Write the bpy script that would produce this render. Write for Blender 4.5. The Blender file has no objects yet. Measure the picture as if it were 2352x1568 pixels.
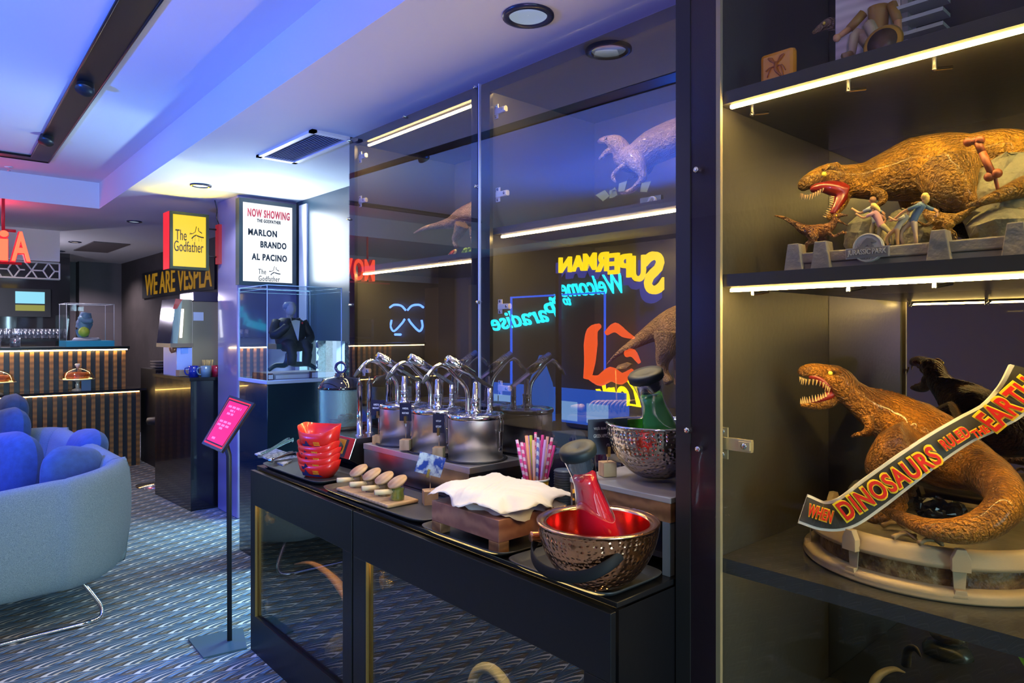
import bpy, math, random
from mathutils import Vector, Matrix
random.seed(7)
PI = math.pi
S = bpy.context.scene
COL = S.collection
# ---------------------------------------------------------------- camera
FPX, CXP, HYP, EYE, AZ = 1588.0, 1176.0, 762.0, 1.5, math.radians(42.3)
cd = bpy.data.cameras.new('camera'); co = bpy.data.objects.new('camera', cd); COL.objects.link(co)
cd.sensor_width = 36; cd.lens = FPX / 2352 * 36; cd.shift_y = -(784 - HYP) / 2352; cd.clip_start = .05
co.location = (0, 0, EYE); co.rotation_euler = (PI / 2, 0, -AZ)
S.camera = co
# ---------------------------------------------------------------- world, exposure, lights
w = bpy.data.worlds.new('world'); S.world = w; w.use_nodes = True
bg = w.node_tree.nodes['Background']; bg.inputs[0].default_value = (.55, .8, 1, 1); bg.inputs[1].default_value = 1.6
S.view_settings.view_transform = 'Standard'; S.view_settings.look = 'None'
S.view_settings.exposure = 0.4; S.view_settings.gamma = 1; S.view_settings.use_curve_mapping = False
S.cycles.max_bounces = 10; S.cycles.transparent_max_bounces = 24; S.cycles.glossy_bounces = 6; S.cycles.transmission_bounces = 8
S.cycles.caustics_reflective = False; S.cycles.caustics_refractive = False
S.cycles.sample_clamp_indirect = 4
def light(kind, name, loc, energy, color, aim=None, **k):
    d = bpy.data.lights.new(name, kind); d.energy = energy; d.color = color
    for a, b in k.items(): setattr(d, a, b)
    o = bpy.data.objects.new(name, d); COL.objects.link(o); o.location = loc
    if aim: o.rotation_euler = (Vector(aim) - Vector(loc)).to_track_quat('-Z', 'Y').to_euler()
    return o
# daylight: over the hedge through the street window, and through the shop front behind the camera
light('AREA', 'street_daylight', (4.0, 4.4, 2.3), 620, (.5, .85, 1), (1.0, 4.3, 0), shape='RECTANGLE', size=2.4, size_y=1.0)
light('AREA', 'shopfront_daylight', (-.1, -2.85, 1.4), 25, (.5, .8, 1), (.15, 3.5, .75), spread=.95, shape='RECTANGLE', size=1.4, size_y=1.6)
# added window bounce fill, then blue and violet LED washers of the lounge
light('SPOT', 'window_bounce_fill', (2.28, 4.93, .8), 110, (.5, .82, 1), (1.5, 4.5, 2.6), spot_size=1.9, spot_blend=1, shadow_soft_size=.1)  # unseen spot behind the plinth, added as daylight bounce onto the ceiling
light('SPOT', 'blue_led_washer', (-1.5, 3.3, 1.6), 420, (.008, .12, 1), (.6, 3.9, 2.9), spot_size=2.3, spot_blend=1, shadow_soft_size=.06)
light('SPOT', 'violet_led_washer', (-1.0, -.6, 1.4), 150, (.5, .34, 1), (.9, 1.9, 2.7), spot_size=1.25, spot_blend=1, shadow_soft_size=.06)
light('SPOT', 'blue_led_sofa_washer', (-1.0, 5.6, 2.5), 420, (.005, .07, 1), (.65, 5.0, .5), spot_size=1.15, spot_blend=.7, shadow_soft_size=.05)
light('SPOT', 'yellow_sign_glow', (1.80, 5.84, 2.42), 9, (1, .75, .02), (1.75, 5.7, 2.6), spot_size=2.7, spot_blend=.5, shadow_soft_size=.05)
light('POINT', 'back_bar_fill', (.9, 9.9, 1.95), 22, (.9, .8, 1), shadow_soft_size=.06)  # added point light, no fitting, brightens the back bar walls and ceiling
light('POINT', 'red_sign_glow', (.6, 7.2, 2.42), 5, (1, .03, .06), shadow_soft_size=.08)
light('AREA', 'lightbox_glow', (2.32, 5.47, 2.22), 9, (.85, .93, 1), (2.2, 4.5, 2.3), shape='RECTANGLE', size=.4, size_y=.6)
for i, (x, y, z, e, c) in enumerate(((-.9, 2.5, 2.78, 22, (.65, .7, 1)), (-.9, 4.8, 2.78, 34, (.5, .6, 1)), (-1.6, 7.7, 2.58, 40, (1, .75, .6)), (1.65, 2.95, 2.57, 8, (1, .72, .42)), (1.0, 1.9, 2.57, 15, (1, .72, .42)), (.9, 8.1, 2.58, 40, (1, .8, .75)), (1.7, 9.9, 2.58, 100, (.9, .78, .95)), (2.2, 11.6, 2.58, 90, (.95, .8, .9)), (1.66, 1.75, 2.57, 26, (.75, .85, 1)), (1.76, 5.4, 2.57, 30, (.8, .9, 1)), (.35, .1, 2.57, 12, (1, .75, .55)))):  # beams of the modelled downlights, plus added room and warm counter fill
    light('SPOT', 'downlight_and_fill_beam', (x, y, z), e, c, (x, y, 0), spot_size=2.4, spot_blend=.6, shadow_soft_size=.05)
# ---------------------------------------------------------------- pixel -> point helpers (metres in, metres out)
_F = (math.sin(AZ), math.cos(AZ)); _R = (math.cos(AZ), -math.sin(AZ))
def ray(x, y):
    dx = (x - CXP) / FPX
    return Vector((_F[0] + dx * _R[0], _F[1] + dx * _R[1], -(y - HYP) / FPX))
def PT(x, y, t): return Vector((0, 0, EYE)) + ray(x, y) * t
def PX(x, y, X): return PT(x, y, X / ray(x, y).x)
def PY(x, y, Y): return PT(x, y, Y / ray(x, y).y)
def PZ(x, y, Z): return PT(x, y, (Z - EYE) / ray(x, y).z)
def depth(p): return _F[0] * p[0] + _F[1] * p[1]
# ---------------------------------------------------------------- node expressions
class E:
    def __init__(s, nt, v): s.nt = nt; s.v = v
    def _m(s, op, *a):
        n = s.nt.nodes.new('ShaderNodeMath'); n.operation = op
        for i, x in enumerate((s,) + a):
            if isinstance(x, E):
                if isinstance(x.v, (int, float)): n.inputs[i].default_value = x.v
                else: s.nt.links.new(x.v, n.inputs[i])
            else: n.inputs[i].default_value = x
        return E(s.nt, n.outputs[0])
    def __add__(s, o): return s._m('ADD', o)
    def __sub__(s, o): return s._m('SUBTRACT', o)
    def __mul__(s, o): return s._m('MULTIPLY', o)
    def __truediv__(s, o): return s._m('DIVIDE', o)
    def __rsub__(s, o): return (s * -1) + o
    __radd__ = __add__; __rmul__ = __mul__
    def floor(s): return s._m('FLOOR')
    def fract(s): return s._m('FRACT')
    def abs(s): return s._m('ABSOLUTE')
    def pow(s, p): return s._m('POWER', p)
    def sin(s): return s._m('SINE')
    def max(s, o): return s._m('MAXIMUM', o)
    def min(s, o): return s._m('MINIMUM', o)
    def lt(s, o): return s._m('LESS_THAN', o)
    def gt(s, o): return s._m('GREATER_THAN', o)
def geo_xyz(nt, out='Object'):
    tc = nt.nodes.new('ShaderNodeTexCoord'); sp = nt.nodes.new('ShaderNodeSeparateXYZ')
    nt.links.new(tc.outputs[out], sp.inputs[0])
    return [E(nt, sp.outputs[i]) for i in range(3)]
def mixc(nt, f, a, b):
    n = nt.nodes.new('ShaderNodeMix'); n.data_type = 'RGBA'
    for s, x in ((0, f), (6, a), (7, b)):
        if isinstance(x, E): nt.links.new(x.v, n.inputs[s])
        elif isinstance(x, (tuple, list)): n.inputs[s].default_value = (*x[:3], 1)
        elif isinstance(x, (int, float)): n.inputs[s].default_value = x
        else: nt.links.new(x, n.inputs[s])
    return n.outputs[2]
_M = {}
def M(name, col=(.5, .5, .5), rough=.5, metal=0., emit=None, es=0., bump=None, var=None, alpha=None, coat=0., trans=0., spec=None, aniso=0., wave=None, sheen=0., ior=None, emc=None):
    """procedural principled material; var=(scale, colour2, contrast) noise mix; bump=(scale, strength[, distance]); wave=(scale, colour2, axis, distort)"""
    if name in _M: return _M[name]
    m = bpy.data.materials.new(name); m.use_nodes = True; nt = m.node_tree; b = nt.nodes['Principled BSDF']
    b.inputs['Base Color'].default_value = (*col, 1); b.inputs['Roughness'].default_value = rough; b.inputs['Metallic'].default_value = metal
    b.inputs['Coat Weight'].default_value = coat; b.inputs['Transmission Weight'].default_value = trans
    b.inputs['Anisotropic'].default_value = aniso; b.inputs['Sheen Weight'].default_value = sheen
    if spec is not None: b.inputs['Specular IOR Level'].default_value = spec
    if ior: b.inputs['IOR'].default_value = ior
    if emit: b.inputs['Emission Color'].default_value = (*emit, 1); b.inputs['Emission Strength'].default_value = es
    c = None
    tc = nt.nodes.new('ShaderNodeTexCoord')
    if var:
        n = nt.nodes.new('ShaderNodeTexNoise'); n.inputs['Scale'].default_value = var[0]; n.inputs['Detail'].default_value = 6
        nt.links.new(tc.outputs['Object'], n.inputs['Vector'])
        r = nt.nodes.new('ShaderNodeValToRGB'); k = var[2] if len(var) > 2 else .2
        r.color_ramp.elements[0].position = .5 - k; r.color_ramp.elements[1].position = .5 + k
        nt.links.new(n.outputs[0], r.inputs[0])
        c = mixc(nt, E(nt, r.outputs[0]), col, var[1])
    if wave:
        wv = nt.nodes.new('ShaderNodeTexWave'); wv.inputs['Scale'].default_value = wave[0]; wv.bands_direction = wave[2]
        wv.inputs['Distortion'].default_value = wave[3]; wv.inputs['Detail'].default_value = 3; wv.inputs['Detail Scale'].default_value = 1.5
        nt.links.new(tc.outputs['Object'], wv.inputs['Vector'])
        c = mixc(nt, E(nt, wv.outputs[1]), c if c else col, wave[1])
    if c: nt.links.new(c, b.inputs['Base Color'])
    if bump:
        n = nt.nodes.new('ShaderNodeTexNoise'); n.inputs['Scale'].default_value = bump[0]; n.inputs['Detail'].default_value = 4
        nt.links.new(tc.outputs['Object'], n.inputs['Vector'])
        bp = nt.nodes.new('ShaderNodeBump'); bp.inputs['Strength'].default_value = bump[1]; bp.inputs['Distance'].default_value = bump[2] if len(bump) > 2 else .01
        nt.links.new(n.outputs[0], bp.inputs['Height']); nt.links.new(bp.outputs[0], b.inputs['Normal'])
    _M[name] = m; return m
def pane(name, tint=(1, 1, 1), base=.05, k=1., ior=1.5, rough=0., gcol=(1, 1, 1)):
    """thin sheet glass / acrylic: clear through, mirror-like off the surface"""
    if name in _M: return _M[name]
    m = bpy.data.materials.new(name); m.use_nodes = True; nt = m.node_tree; nt.nodes.clear()
    o = nt.nodes.new('ShaderNodeOutputMaterial'); t = nt.nodes.new('ShaderNodeBsdfTransparent'); t.inputs[0].default_value = (*tint, 1)
    g = nt.nodes.new('ShaderNodeBsdfGlossy'); g.inputs['Roughness'].default_value = rough; g.inputs[0].default_value = (*gcol, 1)
    f = nt.nodes.new('ShaderNodeFresnel'); f.inputs[0].default_value = ior
    gm = nt.nodes.new('ShaderNodeNewGeometry')
    e = E(nt, f.outputs[0]) * k + base; e = e.min(1.) * (E(nt, gm.outputs['Backfacing']) * -1 + 1)
    x = nt.nodes.new('ShaderNodeMixShader'); nt.links.new(e.v, x.inputs[0]); nt.links.new(t.outputs[0], x.inputs[1]); nt.links.new(g.outputs[0], x.inputs[2])
    nt.links.new(x.outputs[0], o.inputs[0]); _M[name] = m; return m
def emis(name, col, s): return M(name, (.02, .02, .02), .5, emit=col, es=s)
# ---------------------------------------------------------------- mesh builder (vertices in world metres)
class MB:
    def __init__(s): s.v = []; s.f = []; s.sm = []
    def add(s, vs, fs, smooth=False):
        k = len(s.v); s.v += [Vector(p) for p in vs]; s.f += [tuple(i + k for i in f) for f in fs]; s.sm += [smooth] * len(fs); return s
    def box(s, x0, x1, y0, y1, z0, z1):
        return s.add([(x, y, z) for z in (z0, z1) for y in (y0, y1) for x in (x0, x1)], [(0, 2, 3, 1), (4, 5, 7, 6), (0, 1, 5, 4), (2, 6, 7, 3), (0, 4, 6, 2), (1, 3, 7, 5)])
    def obox(s, c, u, v, w):
        c, u, v, w = map(Vector, (c, u, v, w))
        return s.add([c + u * a + v * b + w * d for d in (-.5, .5) for b in (-.5, .5) for a in (-.5, .5)], [(0, 2, 3, 1), (4, 5, 7, 6), (0, 1, 5, 4), (2, 6, 7, 3), (0, 4, 6, 2), (1, 3, 7, 5)])
    def prism(s, pts, z0, z1):
        n = len(pts); vs = [(*p, z0) for p in pts] + [(*p, z1) for p in pts]
        return s.add(vs, [tuple(range(n))[::-1], tuple(range(n, 2 * n))] + [(i, (i + 1) % n, n + (i + 1) % n, n + i) for i in range(n)])
    def slab(s, pts, off):
        """polygon of 3-D points given thickness by a vector"""
        n = len(pts); off = Vector(off); vs = [Vector(p) for p in pts] + [Vector(p) + off for p in pts]
        return s.add(vs, [tuple(range(n))[::-1], tuple(range(n, 2 * n))] + [(i, (i + 1) % n, n + (i + 1) % n, n + i) for i in range(n)])
    def lathe(s, prof, c=(0, 0, 0), n=32, ax=(0, 0, 1), cap=False, sx=1., sy=1.):
        """prof: (radius, height) list, turned about an axis through c"""
        q = Vector(ax).normalized().to_track_quat('Z', 'Y'); c = Vector(c); vs = []; fs = []; m = len(prof)
        for i in range(n):
            a = 2 * PI * i / n
            for r, h in prof: vs.append(c + q @ Vector((r * math.cos(a) * sx, r * math.sin(a) * sy, h)))
        for i in range(n):
            j = (i + 1) % n
            for k in range(m - 1): fs.append((i * m + k, j * m + k, j * m + k + 1, i * m + k + 1))
        if cap: fs += [tuple(i * m for i in range(n))[::-1], tuple(i * m + m - 1 for i in range(n))]
        return s.add(vs, fs, True)
    def cyl(s, p0, p1, r0, r1=None, n=20):
        p0, p1 = Vector(p0), Vector(p1); r1 = r0 if r1 is None else r1
        return s.lathe([(0.0001, 0), (r0, 0), (r0, 0.0001), (r1, (p1 - p0).length - .0001), (r1, (p1 - p0).length), (0.0001, (p1 - p0).length)], p0, n, p1 - p0)
    def tube(s, pts, rad, n=10, smooth=0, flat=1., up=None):
        """swept tube; rad scalar or list; flat squashes one cross axis"""
        pts = [Vector(p) for p in pts]; rad = list(rad) if isinstance(rad, (list, tuple)) else [rad] * len(pts)
        if smooth: pts, rad = catmull(pts, rad, smooth)
        k = len(s.v); N = len(pts); ref = Vector(up) if up else Vector((.13, .07, 1)); fs = []; vs = []
        for i, p in enumerate(pts):
            d = (pts[min(i + 1, N - 1)] - pts[max(i - 1, 0)]).normalized()
            a = d.cross(ref)
            if a.length < .05: a = d.cross(Vector((1, 0, 0)))
            a.normalize(); b = a.cross(d).normalized()
            for j in range(n):
                t = 2 * PI * j / n; vs.append(p + a * (rad[i] * math.cos(t) * flat) + b * (rad[i] * math.sin(t)))
        for i in range(N - 1):
            for j in range(n): fs.append((i * n + j, i * n + (j + 1) % n, (i + 1) * n + (j + 1) % n, (i + 1) * n + j))
        fs += [tuple(range(n))[::-1], tuple((N - 1) * n + j for j in range(n))]
        return s.add(vs, fs, True)
    def ball(s, c, r, n=14, sx=1, sy=1, sz=1):
        m = n // 2 + 1
        c = Vector(c); prof = [(math.sin(PI * i / m) * r + 1e-5, -math.cos(PI * i / m) * r) for i in range(m + 1)]; k = len(s.v)
        s.lathe(prof, (0, 0, 0), n)
        for i in range(k, len(s.v)): v = s.v[i]; s.v[i] = Vector((v.x * sx, v.y * sy, v.z * sz)) + c
        return s
    def grid(s, fn, nu, nv, smooth=True, wrapu=False):
        vs = [fn(i / (nu if wrapu else nu - 1), j / (nv - 1)) for i in range(nu) for j in range(nv)]; fs = []
        for i in range(nu if wrapu else nu - 1):
            for j in range(nv - 1): a = i * nv + j; b = ((i + 1) % nu) * nv + j; fs.append((a, b, b + 1, a + 1))
        return s.add(vs, fs, smooth)
    def rot(s, c, ang, ax=(0, 0, 1)):
        R = Matrix.Rotation(ang, 3, Vector(ax)); c = Vector(c); s.v = [c + R @ (p - c) for p in s.v]; return s
    def build(s, name, mat, parent=None, bevel=0, solid=0, sub=0, loc=None, remesh=0, sm=0, kind=None, label=None):
        me = bpy.data.meshes.new(name); L = Vector(loc) if loc else Vector((0, 0, 0))
        if parent is not None: L = Vector(parent['_o'])
        me.from_pydata([tuple(p - L) for p in s.v], [], s.f); me.update()
        for p, q in zip(me.polygons, s.sm): p.use_smooth = q
        o = bpy.data.objects.new(name, me); COL.objects.link(o); me.materials.append(mat)
        if parent is not None: o.parent = parent; o['_o'] = tuple(L)
        else: o.location = L; o['_o'] = tuple(L)
        if solid: md = o.modifiers.new('solid', 'SOLIDIFY'); md.thickness = solid; md.offset = 0
        if bevel: md = o.modifiers.new('bevel', 'BEVEL'); md.width = bevel; md.segments = 2; md.limit_method = 'ANGLE'; md.angle_limit = .7
        if remesh: md = o.modifiers.new('remesh', 'REMESH'); md.mode = 'VOXEL'; md.voxel_size = remesh; md.use_smooth_shade = True
        if sm: md = o.modifiers.new('smooth', 'SMOOTH'); md.iterations = sm; md.factor = .5
        if sub: md = o.modifiers.new('sub', 'SUBSURF'); md.levels = sub; md.render_levels = sub
        if kind: o['kind'] = kind
        if label: o['label'] = label
        return o
def catmull(pts, rad, k):
    P = [pts[0] * 2 - pts[1]] + pts + [pts[-1] * 2 - pts[-2]]; R = [rad[0]] + rad + [rad[-1]]; op = []; orr = []
    for i in range(1, len(P) - 2):
        for j in range(k):
            t = j / k; a, b, c, d = P[i - 1], P[i], P[i + 1], P[i + 2]
            op.append(.5 * ((2 * b) + (c - a) * t + (2 * a - 5 * b + 4 * c - d) * t * t + (3 * b - a - 3 * c + d) * t ** 3))
            orr.append(R[i] * (1 - t) + R[i + 1] * t)
    return op + [pts[-1]], orr + [rad[-1]]
def thing(name, label, cat, loc, group=None):
    o = bpy.data.objects.new(name, None); COL.objects.link(o); o.location = loc; o['_o'] = tuple(loc); o.empty_display_size = .05
    o['label'] = label; o['category'] = cat
    if group: o['group'] = group
    return o
def tag(o, label, cat, group=None):
    o['label'] = label; o['category'] = cat
    if group: o['group'] = group
    return o
def struct(mb, name, mat, **k): return mb.build(name, mat, kind='structure', **k)
def dup(root, loc, label=None, group=None, rotz=None):
    r = root.copy(); COL.objects.link(r); r.location = loc
    if label: r['label'] = label
    if group: r['group'] = group
    if rotz is not None: r.rotation_euler = (0, 0, rotz)
    for ch in list(root.children):
        c = ch.copy(); COL.objects.link(c); c.parent = r
        for g in ch.children:
            d = g.copy(); COL.objects.link(d); d.parent = c
    return r
def lettering(txt, name, mat, parent, o, u, v, fit=None, ext=.001, bold=0., shear=0., size=1., gap=1., flip=None, top=None):
    """text as a mesh: o = centre, u = reading direction, v = up; fit=(w,h)"""
    c = bpy.data.curves.new('t', 'FONT'); c.body = txt; c.size = 1; c.extrude = 0.001; c.offset = bold; c.shear = shear; c.space_character = gap; c.align_x = 'CENTER'; c.resolution_u = 4
    to = bpy.data.objects.new('t', c); COL.objects.link(to); bpy.context.view_layer.update()
    me = bpy.data.meshes.new_from_object(to.evaluated_get(bpy.context.evaluated_depsgraph_get())); bpy.data.objects.remove(to)
    xs = [p.co.x for p in me.vertices]; ys = [p.co.y for p in me.vertices]
    x0, x1, y0, y1 = min(xs), max(xs), min(ys), max(ys)
    u, v = Vector(u).normalized(), Vector(v).normalized(); n = u.cross(v)
    if fit: sx, sy = fit[0] / (x1 - x0), fit[1] / (y1 - y0)
    else: sx = sy = size
    cx_, cy_ = (x0 + x1) / 2, (y0 + y1) / 2; o = Vector(o); L = Vector(parent['_o']) if parent else Vector((0, 0, 0))
    for p in me.vertices:
        x, y, z = (p.co.x - cx_) * sx, (p.co.y - cy_) * sy, p.co.z / .001 * ext
        if top: y *= top(x / (fit[0] / 2)); 
        p.co = o + u * x + v * y + n * z - L
    me.name = name; me.materials.clear(); me.materials.append(mat)
    ob = bpy.data.objects.new(name, me); COL.objects.link(ob)
    if parent: ob.parent = parent
    ob['_o'] = tuple(L)
    return ob
# ---------------------------------------------------------------- shared materials
m_black = M('black_laminate', (.006, .006, .008), .32, bump=(60, .02), spec=.35)
m_front = M('black_front_panel', (.006, .007, .010), .38, bump=(40, .03), spec=.35)
m_inner = M('cabinet_inner_board', (.055, .055, .055), .28, bump=(90, .05), coat=.2)
m_chrome = M('chrome', (.8, .8, .82), .12, 1)
m_steel = M('brushed_steel', (.85, .81, .75), .34, 1, bump=(120, .03), aniso=.3)
m_steel2 = M('steel_sheet', (.6, .6, .6), .2, 1, wave=(3, (.5, .5, .52), 'X', 5))
m_brass = M('brass_hinge', (.85, .62, .2), .25, 1)
m_led = emis('warm_led', (1, .66, .20), 150)
m_led2 = emis('bar_led', (1, .72, .3), 30)
m_profile = M('led_profile', (.2, .19, .16), .4, .3)
m_glassdoor = pane('door_acrylic', (.95, .96, 1), .10, 1.6, 1.5)
m_glassdoor2 = pane('right_door_acrylic', (.99, .99, .96), .004, .35, 1.5)
m_glasslow = pane('low_door_glass', (.8, .8, .8), .22, 2.2, 1.5)
m_acryl = pane('case_acrylic', (.93, .98, 1), .10, 1.2, 1.5)
m_thin = pane('thin_glass', (.97, .99, 1), .03, 1.1, 1.5)
m_wood = M('pale_beech', (.62, .42, .22), .5, wave=(14, (.52, .33, .16), 'Y', 3), bump=(60, .04))
m_woodd = M('stained_pine', (.30, .14, .06), .45, wave=(9, (.16, .07, .03), 'Z', 6), bump=(40, .1))
m_white = M('white_paint', (.8, .8, .8), .5)
m_dark = M('matte_black', (.015, .015, .017), .5)
m_rubber = M('dark_rubber', (.012, .013, .016), .5, spec=.3)
m_card = M('black_card', (.02, .02, .04), .35)
m_lettw = M('white_print', (.85, .85, .85), .6)
m_red = M('red_card', (.75, .02, .012), .3, coat=.3)
# ================================================================ room
def carpet():
    m = bpy.data.materials.new('patterned_carpet'); m.use_nodes = True; nt = m.node_tree; b = nt.nodes['Principled BSDF']; b.inputs['Roughness'].default_value = .85
    x, y, z = geo_xyz(nt)
    s = x * .919 - y * .395; r = x * .395 + y * .919
    H, Wc = .10, .16
    rr = r / H; row = rr.floor(); v = rr.fract(); u0 = s / Wc + row * .37
    def wrap(e): return (e + .5).fract() - .5
    def streak(a, lean, p, w0, w1, v0, v1):
        d = wrap(u0 - (v.pow(p) * lean + a)).abs()
        wd = v * (w1 - w0) + w0
        inside = ((v * -1 + v1) * 30).min(1.).max(0.) * ((v - v0) * 30).min(1.).max(0.)
        core = ((wd - d) * 40).min(1.).max(0.) * inside
        line = ((wd + .045 - d) * 40).min(1.).max(0.) * inside
        return core, line
    c = mixc(nt, E(nt, (v * 1.0).v), (.035, .075, .125), (.05, .11, .17))
    patches = [((.72, .5, 1.3, .16, .1, .1, .55), (.13, .09, .04)), ((.35, .55, 1.2, .12, .15, .3, .95), (.14, .27, .42)),
               ((.02, .75, 1.8, .095, .02, .08, 1.), (.72, .70, .64)), ((.27, .8, 1.7, .07, .02, .1, 1.), (.60, .54, .40)),
               ((.52, 1.0, 1.3, .035, .03, .3, .98), (.55, .62, .66)), ((-.12, 3.6, 1.0, .25, .30, .03, .115), (.66, .68, .66))]
    for args, colr in patches:
        core, line = streak(*args)
        c = mixc(nt, line, c, (.012, .014, .02)); c = mixc(nt, core, c, colr)
    nt.links.new(c, b.inputs['Base Color']); b.inputs['Sheen Weight'].default_value = .1
    n = nt.nodes.new('ShaderNodeTexNoise'); n.inputs['Scale'].default_value = 400; tc = nt.nodes.new('ShaderNodeTexCoord'); nt.links.new(tc.outputs['Object'], n.inputs[0])
    bp = nt.nodes.new('ShaderNodeBump'); bp.inputs['Strength'].default_value = .4; bp.inputs['Distance'].default_value = .003; nt.links.new(n.outputs[0], bp.inputs['Height']); nt.links.new(bp.outputs[0], b.inputs['Normal'])
    return m
struct(MB().box(-3.4, 4.0, -3, 14, -.05, 0), 'floor', carpet())
m_ceil = M('white_ceiling', (.72, .73, .76), .75, bump=(30, .02))
CE = 2.6
# lower ceiling around the raised coffer, coffer slab and its upstands
xa, xb = 1.19, 1.43   # coffer edge at y=0 and y=7.05
cy = 7.05
cm = MB()
cm.prism([(xa - .05, -3), (2.75, -3), (2.75, cy), (xb, cy)], CE, CE + .25)
cm.box(-3.4, -2.2, -3, cy, CE, CE + .25); 
def cbox(x0, x1, y0, y1): cm.box(x0, x1, y0, y1, CE, CE + .25)
cbox(-3.4, 3.4, cy, 8.9); cbox(1.28, 3.4, 8.9, 10.6); cbox(-3.4, -1.5, 8.9, 10.6); cbox(-3.4, 3.4, 10.6, 14)
struct(cm, 'ceiling', m_ceil)
struct(MB().box(-2.3, 1.6, -3, cy + .1, 2.83, 2.9).box(-1.6, 1.4, 8.8, 10.7, 2.8, 2.9), 'ceiling_coffer', m_ceil)
m_mauve = M('mauve_plaster', (.13, .11, .125), .6, bump=(12, .15, .01), var=(3, (.10, .09, .10), .3))
struct(MB().box(-2.80, -2.76, .5, 3.1, 0, CE), 'trim_7', M('pink_mauve_wall', (.30, .22, .27), .6, bump=(12, .1)))
m_darkwall = M('dark_plaster', (.07, .06, .058), .55, bump=(10, .2, .01), var=(4, (.045, .04, .038), .3))
struct(MB().box(-3.4, -2.8, -3, 14, 0, CE), 'wall_left', M('olive_grey_wall', (.075, .075, .065), .6, bump=(14, .1)))
struct(MB().box(-3.4, -2.2, -3.05, -3, 0, CE).box(1.9, 4, -3.05, -3, 0, CE).box(-2.2, 1.9, -3.05, -3, 2.3, CE).box(-2.2, 1.9, -3.05, -3, 0, .25), 'wall_front', M('mauve_front_wall', (.20, .16, .2), .55, bump=(12, .1)))
struct(MB().box(-3.4, 2.26, 13.0, 13.1, 0, CE), 'wall_back', m_darkwall)
struct(MB().box(2.26, 2.9, 12.5, 13.1, 0, CE).box(1.98, 2.26, 12.75, 13.1, 0, CE), 'trim_2', m_mauve)
struct(MB().box(2.85, 3.0, 6.4, 13.1, 0, CE), 'wall_right_far', m_darkwall)
struct(MB().box(2.6, 3.0, 6.02, 6.4, 0, CE), 'trim_3', m_darkwall)
# the column clad in glossy lilac tiles
m_col = M('lilac_tile', (.30, .25, .42), .12, coat=.6, bump=(3, .03), wave=(1.4, (.26, .22, .38), 'Z', .2))
struct(MB().box(2.10, 2.62, 5.58, 6.02, 0, CE), 'wall_column', m_col, bevel=.01)
# street window wall: panel above, sill below, glass between
m_panel = M('slate_panel', (.035, .07, .095), .3, bump=(5, .03))
struct(MB().box(2.6, 2.68, 3.42, 5.58, 1.43, CE), 'wall_right', m_panel)
struct(MB().box(2.6, 2.68, -3, 3.42, 0, CE), 'wall_right_near', m_darkwall)
wf = MB()
for y0, y1 in ((3.42, 3.46), (4.86, 4.92), (5.50, 5.58)): wf.box(2.59, 2.66, y0, y1, .06, 1.43)
wf.box(2.59, 2.66, 3.42, 5.58, .02, .08).box(2.585, 2.60, 5.36, 5.50, 1.43, 2.56)
wf = struct(wf, 'window_1', M('window_frame_grey', (.5, .55, .6), .4)); 
MB().box(2.62, 2.63, 3.46, 5.50, .08, 1.43).build('pane', m_thin, wf)
# what stands outside the window
m_hedge = M('hedge_leaves', (.10, .22, .13), .8, var=(28, (.42, .62, .55), .12), bump=(40, 1., .05))
struct(MB().box(-2.2, -2.14, -3.04, -2.98, .25, 2.3).box(-.9, -.84, -3.04, -2.98, .25, 2.3).box(.5, .56, -3.04, -2.98, .25, 2.3).box(1.84, 1.9, -3.04, -2.98, .25, 2.3), 'window_2', M('window_frame_grey', (.5, .55, .6), .4))
hd = MB()
def hedgepos(u, v):
    random.seed(int(u * 997) * 31 + int(v * 991)); return Vector((4.1 + random.uniform(-.05, .05), 2.6 + u * 5.5, v * 2.6 + random.uniform(-.02, .02)))
hd.grid(hedgepos, 120, 60)
tag(hd.build('hedge', m_hedge, solid=.1), 'dense pale green clipped hedge outside the window', 'hedge')
h2 = MB(); h2.grid(lambda u, v: Vector((-4 + u * 8, -5 + .05 * math.sin(u * 333 + v * 77), v * 3)), 60, 30); tag(h2.build('hedge', m_hedge, solid=.1), 'green hedge outside the shop front, seen only in reflections', 'hedge')
tag(MB().box(3.3, 3.55, 5.05, 5.25, -.1, 2.6).build('pillar', M('white_render', (.75, .78, .8), .7)), 'white outdoor post standing before the hedge', 'pillar')
struct(MB().box(2.7, 8, 0, 12, -.14, -.05), 'floor_outside', M('pale_paving', (.6, .6, .6), .8))
# ---------------------------------------------------------------- ceiling fittings
m_track = M('black_channel', (.006, .007, .01), .4)
tz = 2.83
tr = thing('lighting_track', 'long black recessed lighting channel turning a corner in raised ceiling', 'track light', (.85, 4, tz))
def slat(a, b, c, d, z0=tz - .012, z1=tz): return MB().prism([a, b, c, d], z0, z1)
slat((.60, 1.0), (.745, 1.0), (.955, 6.42), (.825, 6.28)).build('channel', m_track, tr)
slat((-1.45, 6.28), (.825, 6.28), (.955, 6.42), (-1.6, 6.42)).build('channel', m_track, tr)
for a, b in (((.745, 1.0), (.955, 6.42)), ((.60, 1.0), (.825, 6.28)), ((-1.6, 6.42), (.955, 6.42)), ((-1.45, 6.28), (.825, 6.28))):
    MB().tube([(*a, tz - .012), (*b, tz - .012)], .006, 6).build('lip', m_track, tr)
for px_, py_ in ((197, 200), (108, 320)):
    p = PZ(px_, py_, tz - .03)
    hh = MB().cyl((p.x, p.y, tz - .012), (p.x - .01, p.y - .02, tz - .055), .04, .045); hh.build('spotlight_head', M('spot_head', (.02, .025, .03), .35), tr)
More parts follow.
